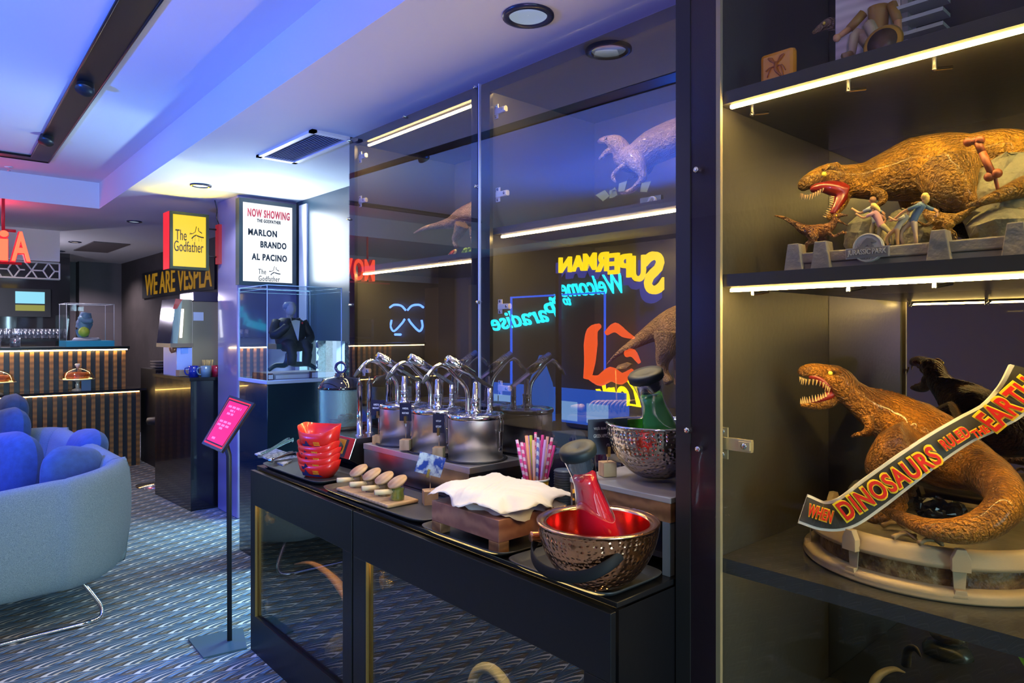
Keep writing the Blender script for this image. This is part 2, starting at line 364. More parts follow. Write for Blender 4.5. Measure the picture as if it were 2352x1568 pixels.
# air grille
g = [PZ(*q, CE) for q in ((590, 360), (700, 295), (808, 311), (688, 372))]
g0 = (g[0] + g[1] + g[2] + g[3]) / 4
vx0, vx1, vy0, vy1 = 1.72, 1.98, 3.50, 4.26
vt = thing('air_vent', 'white framed rectangular ceiling air grille with blue-lit slats', 'air vent', (1.85, 3.88, CE))
m_vent = M('vent_white', (.75, .77, .8), .4)
MB().box(vx0, vx1, vy0, vy0 + .04, CE - .014, CE).box(vx0, vx1, vy1 - .04, vy1, CE - .014, CE).box(vx0, vx0 + .03, vy0, vy1, CE - .014, CE).box(vx1 - .03, vx1, vy0, vy1, CE - .014, CE).build('frame', m_vent, vt)
MB().box(vx0 + .03, vx1 - .03, vy0 + .04, vy1 - .04, CE - .001, CE).build('backing', m_dark, vt)
sl = MB()
for i in range(11): xx = vx0 + .045 + i * .017; sl.obox((xx, (vy0 + vy1) / 2, CE - .008), (.010, 0, .005), (0, vy1 - vy0 - .08, 0), (0, 0, .002))
sl.build('slats', M('vent_slat', (.35, .42, .55), .4), vt)
def downlight(p, r, label, lit, col=(.7, .85, 1)):
    t = thing('downlight', label, 'downlight', p, 'round ceiling downlights')
    MB().lathe([(r * .72, -.002), (r * .78, -.012), (r, -.008), (r, 0)], p).build('ring', M('downlight_ring', (.02, .025, .05), .3), t)
    MB().lathe([(.001, -.001), (r * .5, -.001), (r * .74, -.004)], p).build('reflector', M('reflector_' + str(lit), (.3, .45, .9), .15, .8, emit=col, es=lit), t)
downlight(PZ(1213, 35, CE), .09, 'large black-ringed round downlight nearest the camera, above the cabinets', .25)
downlight(PZ(461, 425, CE), .075, 'round downlight with yellow rim glow just before the yellow lightbox sign', 2.5)
downlight(PZ(308, 508, CE), .07, 'dim round downlight left of the yellow lightbox sign', .5)
downlight(PZ(172, 555, CE), .07, 'dim round downlight above the left end of the bar', .8, (1, .8, .6))
downlight(PZ(136, 576, CE), .07, 'dark round downlight farthest back over the bar', .1)
p = PZ(232, 567, CE); tag(MB().box(p.x - .2, p.x + .2, p.y - .6, p.y + .6, CE - .012, CE).build('ceiling_vent', M('grey_vent', (.12, .1, .1), .5), loc=p), 'dark rectangular ceiling vent far back over the bar', 'air vent')
p = PZ(20, 383, 2.83); st = thing('sprinkler', 'small chrome fire sprinkler at the raised ceiling edge', 'sprinkler', p)
MB().lathe([(.03, -.004), (.03, 0)], p, 16, cap=True).build('plate', m_white, st); MB().cyl(p, p - Vector((0, 0, .03)), .008).lathe([(.016, -.03), (.016, -.034)], p, 12, cap=True).build('head', m_chrome, st)
# ================================================================ low counter cabinets (front edge runs y 3.25 -> 1.03)
TOP = .865
def cx_(y): return 1.245 + (y - 1.0) * .018
m_bar = {}
def low_unit(y0, y1, hz0, hz1, hy0, hy1, label, hinges, lab2):
    xf0, xf1 = cx_(y0), cx_(y1)
    t = thing('base_cabinet', label, 'cabinet', (xf0, y0, 0), 'black low counter cabinets')
    def face(a, b, z0, z1, th=.02, off=0): return [(cx_(a) + off, a), (cx_(b) + off, b), (cx_(b) + th + off, b), (cx_(a) + th + off, a)]
    b = MB()
    b.box(xf0 + .03, 1.87, y0, y0 + .02, 0.0, .848).box(xf1 + .03, 1.87, y1 - .02, y1, 0.0, .848).box(1.85, 1.87, y0, y1, 0, .848)
    b.box(xf1 + .03, 1.87, y0, y1, .10, .12); b.build('carcass', m_black, t)
    d = MB()
    for a, bb, z0, z1 in ((y0, y1, hz1, .848), (y0, y1, .0, hz0), (y0, hy0, hz0, hz1), (hy1, y1, hz0, hz1)): d.prism(face(a, bb, z0, z1), z0, z1)
    dr = d.build('door', m_front, t, bevel=.002)
    MB().prism(face(hy0 - .005, hy1 + .005, 0, 0, .004, .012), hz0 - .005, hz1 + .005).build('glass', m_glasslow, t)
    g = MB()
    for s_ in (hy1 - .004,): g.prism(face(s_, s_ + .006, 0, 0, .018, .002), hz0, hz1)
    g.build('gold_edge', M('gold_trim', (.8, .5, .15), .3, .9), t)
    MB().box(1.33, 1.338, hy0 + .03, hy1 - .03, hz1 + .012, hz1 + .018).build('led_strip', emis('low_led', (1, .7, .25), 70), t)
    return t
u1 = low_unit(2.265, 3.25, .17, .69, 2.335, 3.20, 'black low counter cabinet at the window end, its glass door showing a curved tusk', 2, '')
u2 = low_unit(1.03, 2.255, .17, .685, 1.115, 2.165, 'black low counter cabinet nearest the camera, its lit glass door showing a pale ring', 1, '')
MB().box(1.30, 1.87, 1.031, 1.036, .02, .848).build('side_panel', m_black, u2)
tag(MB().prism([(1.275, 1.035), (1.315, 3.25), (1.875, 3.25), (1.875, 1.035)], .85, TOP).build('worktop', M('black_worktop', (.010, .010, .012), .25), bevel=.002), 'long black worktop carrying the drinks and snack display', 'worktop')
def hinge(p, par, mat=m_brass, s=1.):
    p = Vector(p); u = Vector((0, -1, 0)) * s; n = Vector((1, 0, 0))
    h = MB().obox(p + u * .008, u * .022, (0, 0, .052 * s), n * .004).obox(p + u * .030, u * .062, (0, 0, .020 * s), n * .012).obox(p + u * .05, u * .02, (0, 0, .014 * s), n * .02).build('hinge', mat, par, bevel=.001)
    b = MB()
    for dz in (-.019, .019): b.cyl(p + u * .008 + Vector((0, 0, dz * s)) - n * .004, p + u * .008 + Vector((0, 0, dz * s)) + n * .004, .005 * s)
    b.cyl(p + u * .05 - n * .012, p + u * .05 + n * .012, .005 * s).build('screws', m_chrome, h)
for q, u_ in (((1.325, 3.165, .63), u1), ((1.325, 3.165, .22), u1), ((1.31, 2.135, .62), u2)): hinge(q, u_, m_brass, 1.2)
def screw_cap(p, par): MB().cyl(p, p - Vector((.012, 0, 0)), .009, .007, 10).build('screw_cap', m_chrome, par)
# ================================================================ tall display cabinets behind the counter
XF, XBK = 1.88, 2.60
def bay(y0, y1, label, shelves, zlow, wall=None):
    t = thing('display_cabinet', label, 'cabinet', (XF, (y0 + y1) / 2, 0), 'tall black display cabinets')
    c = MB().box(XF + .02, XBK - .005, y0, y0 + .025, 0, 2.55).box(XF + .02, XBK - .005, y1 - .025, y1, 0, 2.55).box(XF + .02, XBK - .005, y0 + .025, y1 - .025, 2.52, 2.55)
    c.box(XF + .02, XBK - .005, y0 + .025, y1 - .025, 0, zlow - .02); c.build('carcass', m_black, t)
    MB().box(XBK - .02, XBK - .006, y0 + .025, y1 - .025, zlow, 2.52).build('back_panel', m_inner, t)
    MB().box(XF + .03, XBK - .02, y1 - .028, y1 - .0245, zlow, 2.52).box(XF + .03, XBK - .02, y0 + .0245, y0 + .028, zlow, 2.52).build('side_lining', m_inner, t)
    fr = MB(); w_ = .055
    fr.box(XF + .002, XF + .02, y0, y0 + w_, zlow, 2.55).box(XF + .002, XF + .02, y1 - w_, y1, zlow, 2.55).box(XF + .002, XF + .02, y0 + w_, y1 - w_, 2.505, 2.55).box(XF + .002, XF + .02, y0, y1, .87, zlow)
    fr.build('frame', m_front, t)
    MB().box(XF - .005, XF + .001, y0 + .004, y1 - .004, .90, 2.548).build('glass_door', m_glassdoor, t)
    for z, za in shelves:
        MB().box(XF + .035, XBK - .02, y0 + .03, y1 - .03, z, z + .028).build('shelf', m_inner, t)
        MB().box(XF + .036, XF + .052, y0 + .09, y1 - .09, z - .012, z).build('led_profile', m_profile, t)
        MB().box(XF + .034, XF + .046, y0 + .09, y1 - .09, z - .018, z - .011).build('led_strip', m_led, t)
    if y0 > 2: MB().box(XF + .045, XF + .057, y0 + .1, y1 - .12, 2.498, 2.505).build('led_strip', m_led, t)
    else: MB().box(XF + .024, XF + .032, y0 + .1, y1 - .06, 2.513, 2.519).build('led_strip', m_led, t)
    MB().box(XF + .02, XBK - .02, y0 + .025, y1 - .025, zlow - .02, zlow).build('bottom_shelf', m_inner, t)
    return t
b1 = bay(2.275, 3.385, 'tall glass-fronted black display cabinet at the window end behind the steel pots', [(1.825, 0)], 1.12)
b2 = bay(1.03, 2.262, 'tall glass-fronted black display cabinet in the middle, two dinosaur statues inside', [(1.912, 0)], 1.12)
tag(MB().box(XF - .008, XF + .004, 2.266, 2.271, .9, 2.555).build('door_edge_strip', M('acrylic_edge', (.45, .55, .8), .3, .2)), 'thin pale vertical strip between the two tall display cabinets', 'strip')
for q in [(931, 268), (803, 323), (803, 503), (806, 700), (1094, 200), (1097, 428), (1100, 694)]: screw_cap(PX(*q, XF - .006), b1)
m_nick = M('nickel_hinge', (.85, .78, .6), .4, .6)
for q in ((826, 362), (826, 463), (834, 850)): hinge(PX(*q, XF + .03), b1, m_nick, 1.15)
for q in ((1137, 258), (1141, 448), (1146, 704), (1146, 890)): hinge(PX(*q, XF + .03), b2, m_nick, 1.15)
# ================================================================ right-hand cabinet
XR = 1.5; Y1 = .984; Y0 = -.42; XB = 2.143; YI = .914
rc = thing('display_cabinet', 'large black display cabinet at the right with big orange dinosaur statues', 'cabinet', (XR, .3, 0))
MB().box(XR + .015, XB + .03, YI + .004, 1.02, 0, 2.58).box(XR + .015, XB + .03, Y0 - .03, Y0, 0, 2.58).box(XR + .015, XB + .02, Y0, YI, 0, .04).box(XR, XR + .1, .984, 1.026, 0, 2.59).build('carcass', m_dark, rc)
MB().box(XR + .004, XR + .015, YI, .985, 0, 2.58).box(XR + .004, XR + .015, Y0 - .03, Y0 + .05, 0, 2.58).build('frame', M('plum_frame', (.02, .012, .022), .3, spec=.4), rc)
m_lin = M('olive_lining', (.048, .044, .033), .42, bump=(60, .08), spec=.9)
MB().box(XR + .015, XB, YI, YI + .004, .04, 2.56).build('side_lining', m_lin, rc)
m_mirror = pane('smoked_mirror', (.02, .02, .02), .42, .6, 1.5, gcol=(.85, .85, .8)); 
MB().box(XB + .008, XB + .02, Y0, YI, .04, 2.56).build('back_board', m_lin, rc)
MB().box(XB, XB + .006, Y0, YI - .001, .446, 2.56).build('mirror_back', m_mirror, rc)
MB().box(XR + .005, XR + .016, YI - .012, YI, 0, 2.58).build('door_edge', M('cream_edge', (.30, .26, .17), .5), rc)
RS = {'low': .948, 'mid': 1.640, 'top': 2.085}
for k, z in RS.items():
    MB().box(XR + .018, XB, Y0, YI - .002, z - (.035 if k == 'low' else .03), z).build('shelf', M('shelf_' + k, (.04, .04, .038), .2 if k == 'low' else .3, bump=(60, .04)), rc)
    if k != 'low':
        MB().box(XR + .022, XR + .036, Y0 + .02, YI - .03, z - .037, z - .03).build('led_profile', m_profile, rc)
        MB().box(XR + .020, XR + .029, Y0 + .02, YI - .03, z - .043, z - .036).build('led_strip', m_led, rc)
        b_ = MB()
        for yy in (YI - .05, YI - .28, YI - .45): b_.cyl((XR + .09, yy, z - .03), (XR + .09, yy, z - .05), .006).cyl((XR + .09, yy, z - .048), (XR + .13, yy - .02, z - .04), .004)
        b_.build('shelf_pins', m_chrome, rc)
MB().box(XR - .004, XR + .002, Y0, .98, .01, 2.58).build('glass_door', m_glassdoor2, rc)
for q in ((1604, 391), (1608, 1030), (1583, 987)): screw_cap(PX(*q, XR - .004), rc)
hinge(PX(1649, 1015, XR + .03), rc, M('hinge_gold2', (.8, .68, .4), .4, .7), 1.5)
MB().box(XR + .20, XR + .208, Y0 + .05, YI - .05, .905, .912).build('led_strip', emis('lowest_led', (1, .7, .25), 26), rc)
# bottom compartment floor of right-hand cabinet
MB().box(XR + .018, XB, Y0, YI - .002, .42, .445).build('shelf', M('shelf_bottom', (.05, .052, .05), .3), rc)
# ================================================================ signs
YX, YY, YZ = Vector((1, 0, 0)), Vector((0, 1, 0)), Vector((0, 0, 1))
m_blackprint = M('sign_black', (.01, .012, .015), .5)
def puppet_strings(par, c, w, h, mat, u=YX, v=YZ, n=-YY):
    """hand and puppet-string control bars drawn as thin strokes"""
    b = MB(); c = Vector(c)
    def P(x, y): return c + u * (x * w) + v * (y * h)
    def st(pts, r): b.tube([P(*q) for q in pts], r * w, 6)
    st([(-.5, -.05), (-.3, -.02), (-.1, .12), (-.02, .5)], .025); st([(-.48, .02), (-.3, -.02)], .02); st([(-.35, -.34), (-.2, -.18), (-.02, -.08)], .045); st([(.02, -.12), (.3, -.2), (.5, -.22)], .045)
    st([(.12, .42), (.14, .2), (.3, .1)], .025); st([(.25, .16), (.38, .06)], .03); st([(-.1, -.1), (-.12, -.5)], .008); st([(.15, -.18), (.15, -.5)], .008); st([(.35, -.22), (.35, -.5)], .008); st([(-.3, -.3), (-.3, -.5)], .008)
    b.build('string_mark', mat, par)
# yellow projecting lightbox on the column
gx0, gx1, gy, gz0, gz1 = 1.69, 1.99, 5.90, 2.005, 2.465
g = thing('lightbox_sign', 'square yellow lit lightbox with black script, red sides, projecting from column', 'sign', (1.84, gy + .08, 2.0))
MB().box(gx0, gx0 + .022, gy, gy + .17, gz0, gz1).box(gx1 - .022, gx1, gy, gy + .17, gz0, gz1).box(gx0 + .022, gx1 - .022, gy, gy + .17, gz1 - .022, gz1).box(gx0 + .022, gx1 - .022, gy, gy + .17, gz0, gz0 + .022).build('frame', M('sign_frame', (.03, .04, .02), .4), g)
MB().box(gx0 - .004, gx0, gy + .02, gy + .17, gz0, gz1).build('side_panel', emis('red_lit_side', (1, .01, .01), .7), g)
MB().box(gx0 + .022, gx1 - .022, gy + .012, gy + .16, gz0 + .022, gz1 - .022).build('lit_panel', emis('yellow_panel', (1, .62, .0), .85), g)
cz = (gz0 + gz1) / 2
lettering('The', 'lettering', m_blackprint, g, (1.775, gy + .008, cz + .045), YX, YZ, fit=(.085, .085), ext=.002)
lettering('Godfather', 'lettering', m_blackprint, g, (1.835, gy + .008, cz - .045), YX, YZ, fit=(.225, .085), ext=.002)
puppet_strings(g, (1.895, gy + .008, cz + .065), .11, .12, m_blackprint)
MB().tube([(gx1, gy + .08, 2.36), (2.1, gy + .08, 2.36)], .007).tube([(gx1, gy + .08, 2.13), (2.1, gy + .08, 2.13)], .007).build('bracket', m_dark, g)
MB().box(2.075, 2.10, gy + .02, gy + .10, 2.07, 2.40).build('wall_plate', emis('red_plate', (.8, .01, .02), .25), g)
MB().tube([(2.085, 5.94, 2.4), (2.06, 5.93, 2.45), (2.07, 5.95, 2.52), (2.05, 5.94, 2.6)], .004, 6, 4).build('cable', m_dark, g)
# white cinema lightbox on the column front
lx0, lx1, lz0, lz1, ly = 2.085, 2.56, 1.875, 2.565, 5.50
lb = thing('lightbox_sign', 'tall white lit cinema lightbox with red and black lines of letters, on the column', 'sign', (2.32, 5.54, 1.875))
MB().box(lx0, lx0 + .03, ly, ly + .075, lz0, lz1).box(lx1 - .03, lx1, ly, ly + .075, lz0, lz1).box(lx0 + .03, lx1 - .03, ly, ly + .075, lz1 - .03, lz1).box(lx0 + .03, lx1 - .03, ly, ly + .075, lz0, lz0 + .03).build('frame', M('grey_green_frame', (.03, .05, .06), .4), lb)
MB().box(lx0 + .03, lx1 - .03, ly + .012, ly + .06, lz0 + .03, lz1 - .03).build('lit_panel', emis('white_panel', (.93, .97, 1), .95), lb)
def ll(t, x, z, w_, h_, m, b=.035): lettering(t, 'lettering', m, lb, (lx0 + .4750 * 0 + (lx1 - lx0) * x, ly + .010, lz0 + (lz1 - lz0) * z), YX, YZ, fit=(w_ * (lx1 - lx0), h_ * (lz1 - lz0)), ext=.002, bold=b, gap=1.15)
m_rp = M('red_print', (.62, .05, .07), .5); m_bp = M('slate_print', (.01, .02, .03), .5)
ll('NOW SHOWING', .52, .845, .74, .095, m_rp); ll('THE GODFATHER', .52, .76, .42, .04, m_bp)
ll('MARLON', .41, .62, .50, .078, m_bp); ll('BRANDO', .60, .485, .46, .078, m_bp); ll('AL PACINO', .53, .335, .62, .078, m_bp)
ll('The', .40, .165, .13, .06, m_bp, 0); ll('Godfather', .525, .085, .37, .062, m_bp, 0)
puppet_strings(lb, (lx0 + (lx1 - lx0) * .62, ly + .010, lz0 + (lz1 - lz0) * .175), .095, .085, m_bp)
# red hanging letters over the bar
sgn = thing('hanging_letters', 'glowing red illuminated capital letters hanging from ceiling before the bar', 'sign', (.3, 7.0, 2.05))
m_redl = emis('red_letter_face', (1, .07, .02), 2.6); m_redside = emis('red_letter_side', (1, .0, .01), .8)
word = 'MOViEMANiA'; pitch = .165
for i, chh in enumerate(word):
    xx = .735 - (8 - i) * .1425
    if i == 9: xx = .85
    for m_, yy, ex, bo in ((m_redside, 7.05, .03, .05), (m_redl, 7.005, .006, .02)):
        lettering(chh, 'letter' if m_ is m_redside else 'letter_face', m_, sgn, (xx, yy, 2.21), YX, YZ, fit=((.125 if chh != 'i' else .055) + bo * .3, .24 + bo * .3), ext=ex, bold=bo)
MB().tube([(.74, 7.05, 2.34), (.82, 7.05, 2.34)], .012).tube([(.735, 7.05, 2.34), (.735, 7.05, 2.6)], .012).tube([(-.4, 7.05, 2.34), (-.4, 7.05, 2.6)], .012).tube([(-.7, 7.05, 2.07), (.86, 7.05, 2.07)], .01).build('hanger', emis('red_hanger', (.6, 0, .01), .3), sgn)
# banner letters on the right-hand far wall
bn = thing('wall_lettering', 'yellow capital letters on a long black board on the dark side wall', 'sign', (2.83, 9.6, 2.0))
MB().box(2.825, 2.848, 8.2, 11.2, 1.99, 2.36).build('board', M('banner_black', (.012, .014, .016), .5), bn)
lettering('WE ARE VESPLA', 'lettering', M('mustard', (.55, .30, .01), .5, emit=(1, .5, .02), es=.12), bn, (2.822, 9.65, 2.175), -YY, YZ, fit=(2.75, .30), ext=.004, bold=.01)
# ================================================================ bar
BY, BX = 8.9, 2.09
bar = thing('bar_counter', 'long slatted bar counter with glowing LED edge along its top', 'bar', (0, BY, 0))
MB().box(-2.5, BX - .01, BY + .06, BY + .5, 0, 1.30).build('body', M('bar_back', (.012, .014, .03), .4), bar)
MB().box(-2.52, BX + .02, BY - .02, BY + .56, 1.305, 1.335).build('top', m_black, bar)
MB().box(-2.5, BX + .12, BY - .32, BY + .06, .84, .865).build('ledge', M('ledge_gloss', (.02, .02, .025), .08), bar)
MB().box(-2.5, BX + .06, BY - .27, BY - .02, 0, .838).build('lower_body', M('bar_back2', (.012, .014, .03), .4), bar)
m_slat = M('oak_slat', (.38, .17, .05), .45, wave=(5, (.2, .1, .04), 'Z', 2))
for z0, z1, yy, xe in ((.866, 1.285, BY + .03, BX), (.0, .82, BY - .295, BX + .07)):
    n = 0; x = xe - .03
    while x > -2.5:
        if n < 46: MB().box(x - .018, x + .018, yy, yy + .03 if z0 > .5 else yy + .025, z0, z1).build('slat', m_slat, bar)
        x -= .088; n += 1
MB().box(-2.5, BX, BY + .004, BY + .012, 1.292, 1.304).build('led_strip', m_led2, bar)
db = MB()
x = BX - .01
while x > -.6: db.ball((x, BY - .002, 1.298), .006, 6); x -= .027
db.build('led_dots', emis('bar_led_dot', (1, .85, .5), 22), bar)
MB().box(-2.5, BX + .05, BY - .30, BY - .295, .826, .836).build('led_strip', emis('bar_led_low', (1, .6, .15), 14), bar)
# white hexagon lattice over the bar
lt = thing('lattice_screen', 'white geometric lattice panel hanging over the bar opening', 'screen', (.4, BY, 2.07))
def LX(px_, py_): return PY(px_, py_, BY)
z0, z1, xr = 2.07, 2.245, 1.425
L = MB()
def bar2(a, b, r=.008): L.tube([(a[0], BY, a[1]), (b[0], BY, b[1])], r, 4)
bar2((-1.2, z1), (xr, z1), .011); bar2((-1.2, z0), (xr, z0), .011); bar2((xr, z0), (xr, z1), .011)
zc = (z0 + z1) / 2; x = xr; wv = .155
for i in range(8):
    a = x - i * .31
    bar2((a, zc), (a - .045, zc)); bar2((a - .045, zc), (a - .10, z1)); bar2((a - .045, zc), (a - .10, z0)); bar2((a - .15, zc), (a - .10, z1)); bar2((a - .15, zc), (a - .10, z0)); bar2((a - .15, zc), (a - .25, zc)); bar2((a - .25, zc), (a - .20, z1)); bar2((a - .25, zc), (a - .20, z0)); bar2((a - .25, zc), (a - .31, z1)); bar2((a - .25, zc), (a - .31, z0))
L.build('lattice', m_white, lt)
struct(MB().box(-3.4, xr, BY - .02, BY + .03, z1 + .02, CE - .001), 'trim_4', m_ceil)
# back bar: shelf of glasses, wall, television
bb = thing('back_bar', 'dark back bar counter and shelf behind the slatted bar', 'shelf', (0, 10.6, 0))
MB().box(-2.5, 1.75, 10.4, 10.9, 0, 1.25).build('counter', m_dark, bb); MB().box(-2.5, 1.75, 10.4, 10.8, 1.38, 1.41).build('shelf', m_black, bb); MB().box(1.70, 1.75, 10.4, 10.9, 1.25, 1.72).build('side_panel', m_dark, bb); MB().box(-2.5, -2.45, 10.4, 10.9, 1.25, 1.72).build('side_panel', m_dark, bb)
struct(MB().box(-2.5, 1.95, 11.4, 11.5, 0, 2.6), 'wall_back_bar', M('smoked_bar_mirror', (.03, .03, .035), .08, coat=.5))
gl = thing('drinking_glass', 'clear upright drinking glass in the row on the back bar shelf', 'glass', (0, 0, 0), 'glasses on the back bar shelf')
MB().lathe([(.001, 0), (.030, 0), (.036, .13), (.033, .13), (.028, .012), (.001, .012)], (0, 0, 0), 12).build('bowl', pane('glass_lit', (.8, .86, .92), .3, 1.3, 1.5), gl)
first = True
for i in range(26):
    for j in range(2):
        loc = (1.66 - i * .085 - j * .03, 10.5 + j * .1, 1.41)
        if first: gl.location = loc; first = False
        else: dup(gl, loc)
gw = thing('glass_tumbler', 'clear faceted tumbler standing on the bar top at the far left', 'glass', PY(35, 797, BY + .12)); gw.location.z = 1.3352; gw['_o'] = tuple(gw.location)
o_ = Vector(gw.location)
MB().lathe([(.001, 0), (.045, 0), (.055, .10), (.051, .10), (.042, .012), (.001, .012)], o_, 10).build('body', pane('tumbler_glass', (.75, .82, .9), .35, 1.5, 1.5), gw)
d2 = dup(gw, (o_.x - .17, o_.y, o_.z), 'clear faceted tumbler cut by the left edge of the picture')
tv = thing('television', 'small wall screen behind the bar showing pale blue letters', 'television', PY(45, 693, 11.38))
p = PY(45, 693, 11.38); MB().box(p.x - .3, p.x + .35, 11.36, 11.395, p.z - .2, p.z + .18).build('casing', m_dark, tv); MB().box(p.x - .05, p.x + .28, 11.35, 11.361, p.z - .02, p.z + .14).build('screen', emis('tv_blue', (.3, .8, 1), .7), tv); MB().box(p.x - .05, p.x + .28, 11.35, 11.361, p.z - .12, p.z - .04).build('lower_screen', emis('tv_green', (.5, .5, .05), .4), tv)
# acrylic case with blue base on the bar (figure inside left out)
cs = thing('display_case', 'clear acrylic case on a bright blue base standing on the bar top', 'display case', (1.68, BY + .2, 1.3352))
cx0, cx1, cy0, cy1 = 1.487, 1.957, BY + .0, BY + .42
MB().box(cx0, cx1, cy0, cy1, 1.3352, 1.40).build('base', M('sea_blue', (.01, .28, .48), .4), cs)
MB().box(cx0 + .004, cx1 - .004, cy0 + .004, cy1 - .004, 1.4005, 1.815).build('cover', pane('case_acrylic2', (.97, .98, 1), .06, 1., 1.5), cs)
e_ = MB()
for a in (cx0 + .004, cx1 - .004):
    for b_ in (cy0 + .004, cy1 - .004): e_.tube([(a, b_, 1.40), (a, b_, 1.815)], .003, 4)
for z in (1.815,): e_.tube([(cx0, cy0, z), (cx1, cy0, z), (cx1, cy1, z), (cx0, cy1, z), (cx0, cy0, z)], .003, 4)
e_.build('edges', M('acrylic_white_edge', (.8, .85, .9), .3), cs)
pd = tag(MB().lathe([(.001, .0), (.15, .0), (.12, .035), (.001, .035)], (1.72, BY + .21, 1.4008), 6).build('pedestal', M('lilac_grey', (.4, .42, .5), .5), loc=(1.72, BY + .21, 1.4008)), 'low grey faceted pedestal inside the blue-based acrylic case', 'pedestal')
fg = thing('abstract_statue', 'blue and green rounded statue inside the acrylic case on the bar', 'ornament', (1.70, BY + .21, 1.436))
MB().tube([(1.69, BY + .21, 1.436), (1.68, BY + .21, 1.52), (1.70, BY + .21, 1.60), (1.715, BY + .21, 1.72)], [.05, .07, .085, .05], 12, 4).tube([(1.65, BY + .18, 1.66), (1.69, BY + .12, 1.62), (1.76, BY + .12, 1.63)], .028, 8, 3).build('upper_form', M('statue_blue', (.12, .32, .42), .6, var=(20, (.05, .12, .3))), fg)
MB().ball((1.675, BY + .10, 1.50), .058, 12).build('lower_form', M('statue_green', (.35, .5, .05), .5), fg)
# domed cake stands on the ledge
def cake(p, label, rr=.168):
    t = thing('cake_stand', label, 'cake stand', p, 'domed cake stands on the bar ledge'); p = Vector(p)
    MB().lathe([(.001, 0), (.06, 0), (.05, .012), (.018, .025), (.022, .06), (.014, .08), (.03, .10), (rr, .118), (rr, .124), (.001, .122)], p, 28).build('plate', M('pressed_glass', (.75, .65, .5), .1, .3), t)
    MB().lathe([(rr - .01, .125), (rr - .015, .15), (rr * .75, .20), (rr * .4, .235), (.015, .245)], p, 28).build('dome', pane('dome_glass', (1, .92, .75), .10, 1.2, 1.5), t)
    MB().lathe([(.001, .245), (.01, .245), (.028, .28), (.02, .29), (.001, .285)], p, 14).build('knob', M('glass_knob', (.8, .8, .75), .1), t)
    MB().tube([p + Vector((math.cos(a) * .135, math.sin(a) * .135, .126 + 0)) for a in [i * PI / 10 for i in range(-10, 11)]], .004, 5).build('glint_arc', emis('rim_glint', (1, .8, .3), 2), t)  # glowing arc imitates a glint on the plate, not a lamp
    MB().lathe([(.001, 0), (.10, 0), (.125, .03), (.115, .065), (.001, .075)], p + Vector((0, 0, .126)), 20).build('cake', M('amber_cake', (.65, .16, .02), .4, var=(30, (.3, .05, .01))), t)
cake((1.567, BY - .15, .8652), 'glass cake stand with amber cake under a dome, on the bar ledge')
cake((PY(-8, 898, BY - .15).x, BY - .15, .8652), 'glass cake stand cut by the left picture edge, on the bar ledge')
p = PY(197, 890, BY - .2); cc = thing('table_card', 'small blue-grey card beside the amber cake stand', 'card', (p.x, BY - .22, .8652))
MB().box(p.x - .045, p.x + .045, BY - .224, BY - .218, .8652, .98).build('card', M('blue_card', (.12, .2, .35), .5), cc)
# side station behind the bar end: dark ribbed cabinets and bowls
rk = thing('ribbed_cabinet', 'dark ribbed storage cabinet between the bar and the side station', 'cabinet', (2.45, 8.6, 0))
MB().box(2.23, 2.78, 8.3, 8.9, 0, 1.08).build('body', m_dark, rk)
rb = MB()
for i in range(12): rb.box(2.24 + i * .045, 2.255 + i * .045, 8.28, 8.30, .55 + 0 * i, 1.05)
rb.build('ribs', M('rib_grey', (.05, .05, .055), .35), rk)
for i in range(3): tag(MB().lathe([(.001, .0), (.10, 0), (.16, .028), (.155, .03), (.10, .006), (.001, .006)], (2.40, 8.55, 1.0802 + i * .03), 24).build('bowl', M('stoneware', (.16, .15, .14), .4), loc=(2.40, 8.55, 1.0802 + i * .03)), ['lowest', 'middle', 'topmost'][i] + ' grey bowl of the stack on the ribbed cabinet', 'bowl', 'stacked grey bowls')
# bar stool base glimpsed by the side station
p = PZ(352, 1113, 0); sb = thing('bar_stool', 'bar stool with round chrome base, mostly hidden by the side station', 'stool', (1.98, 7.35, 0))
MB().lathe([(.2, 0), (.2, .01), (.05, .025), (.03, .03)], (2.0, 7.35, 0), 28).build('base', m_chrome, sb); MB().cyl((2.0, 7.35, .03), (2.0, 7.35, .6), .02).build('post', m_dark, sb); MB().lathe([(.001, .6), (.10, .6), (.11, .63), (.10, .66), (.001, .66)], (2.0, 7.35, 0), 24).build('seat', m_dark, sb)
# ---------------------------------------------------------------- side station with coffee machine
ss = thing('side_station', 'black gloss side station with coffee machine and mugs on top', 'cabinet', (2.2, 6.5, 0))
MB().prism([(1.90, 6.07), (2.56, 6.07), (2.56, 6.95), (1.86, 6.95)], 0, 1.09).build('body', M('station_black', (.012, .013, .016), .18, coat=.4), ss, bevel=.004)
MB().prism([(1.885, 6.05), (2.58, 6.05), (2.58, 6.97), (1.845, 6.97)], 1.09, 1.115).build('top', m_black, ss)
ST = 1.1152
cm_ = thing('coffee_machine', 'beige and white coffee machine with slanted picture front beside the lilac column', 'coffee machine', (2.15, 6.5, ST))
m_beige = M('machine_beige', (.42, .34, .2), .35, .4); m_mw = M('machine_white', (.55, .58, .68), .35)
MB().box(2.02, 2.5, 6.42, 6.85, ST, 1.77).build('body', m_beige, cm_, bevel=.004)
MB().box(2.04, 2.5, 6.44, 6.83, 1.77, 1.86).build('bean_hopper', M('hopper_smoke', (.12, .1, .12), .15), cm_, bevel=.01)
MB().prism([(1.90, 6.44), (2.02, 6.42), (2.02, 6.85), (1.90, 6.83)], ST, 1.36).build('lower_front', M('machine_bluewhite', (.35, .45, .85), .35), cm_)
MB().slab([(2.02, 6.42, 1.40), (1.90, 6.42, 1.40), (1.94, 6.42, 1.785), (2.02, 6.42, 1.785)], (0, .43, 0)).build('upper_front', m_beige, cm_)
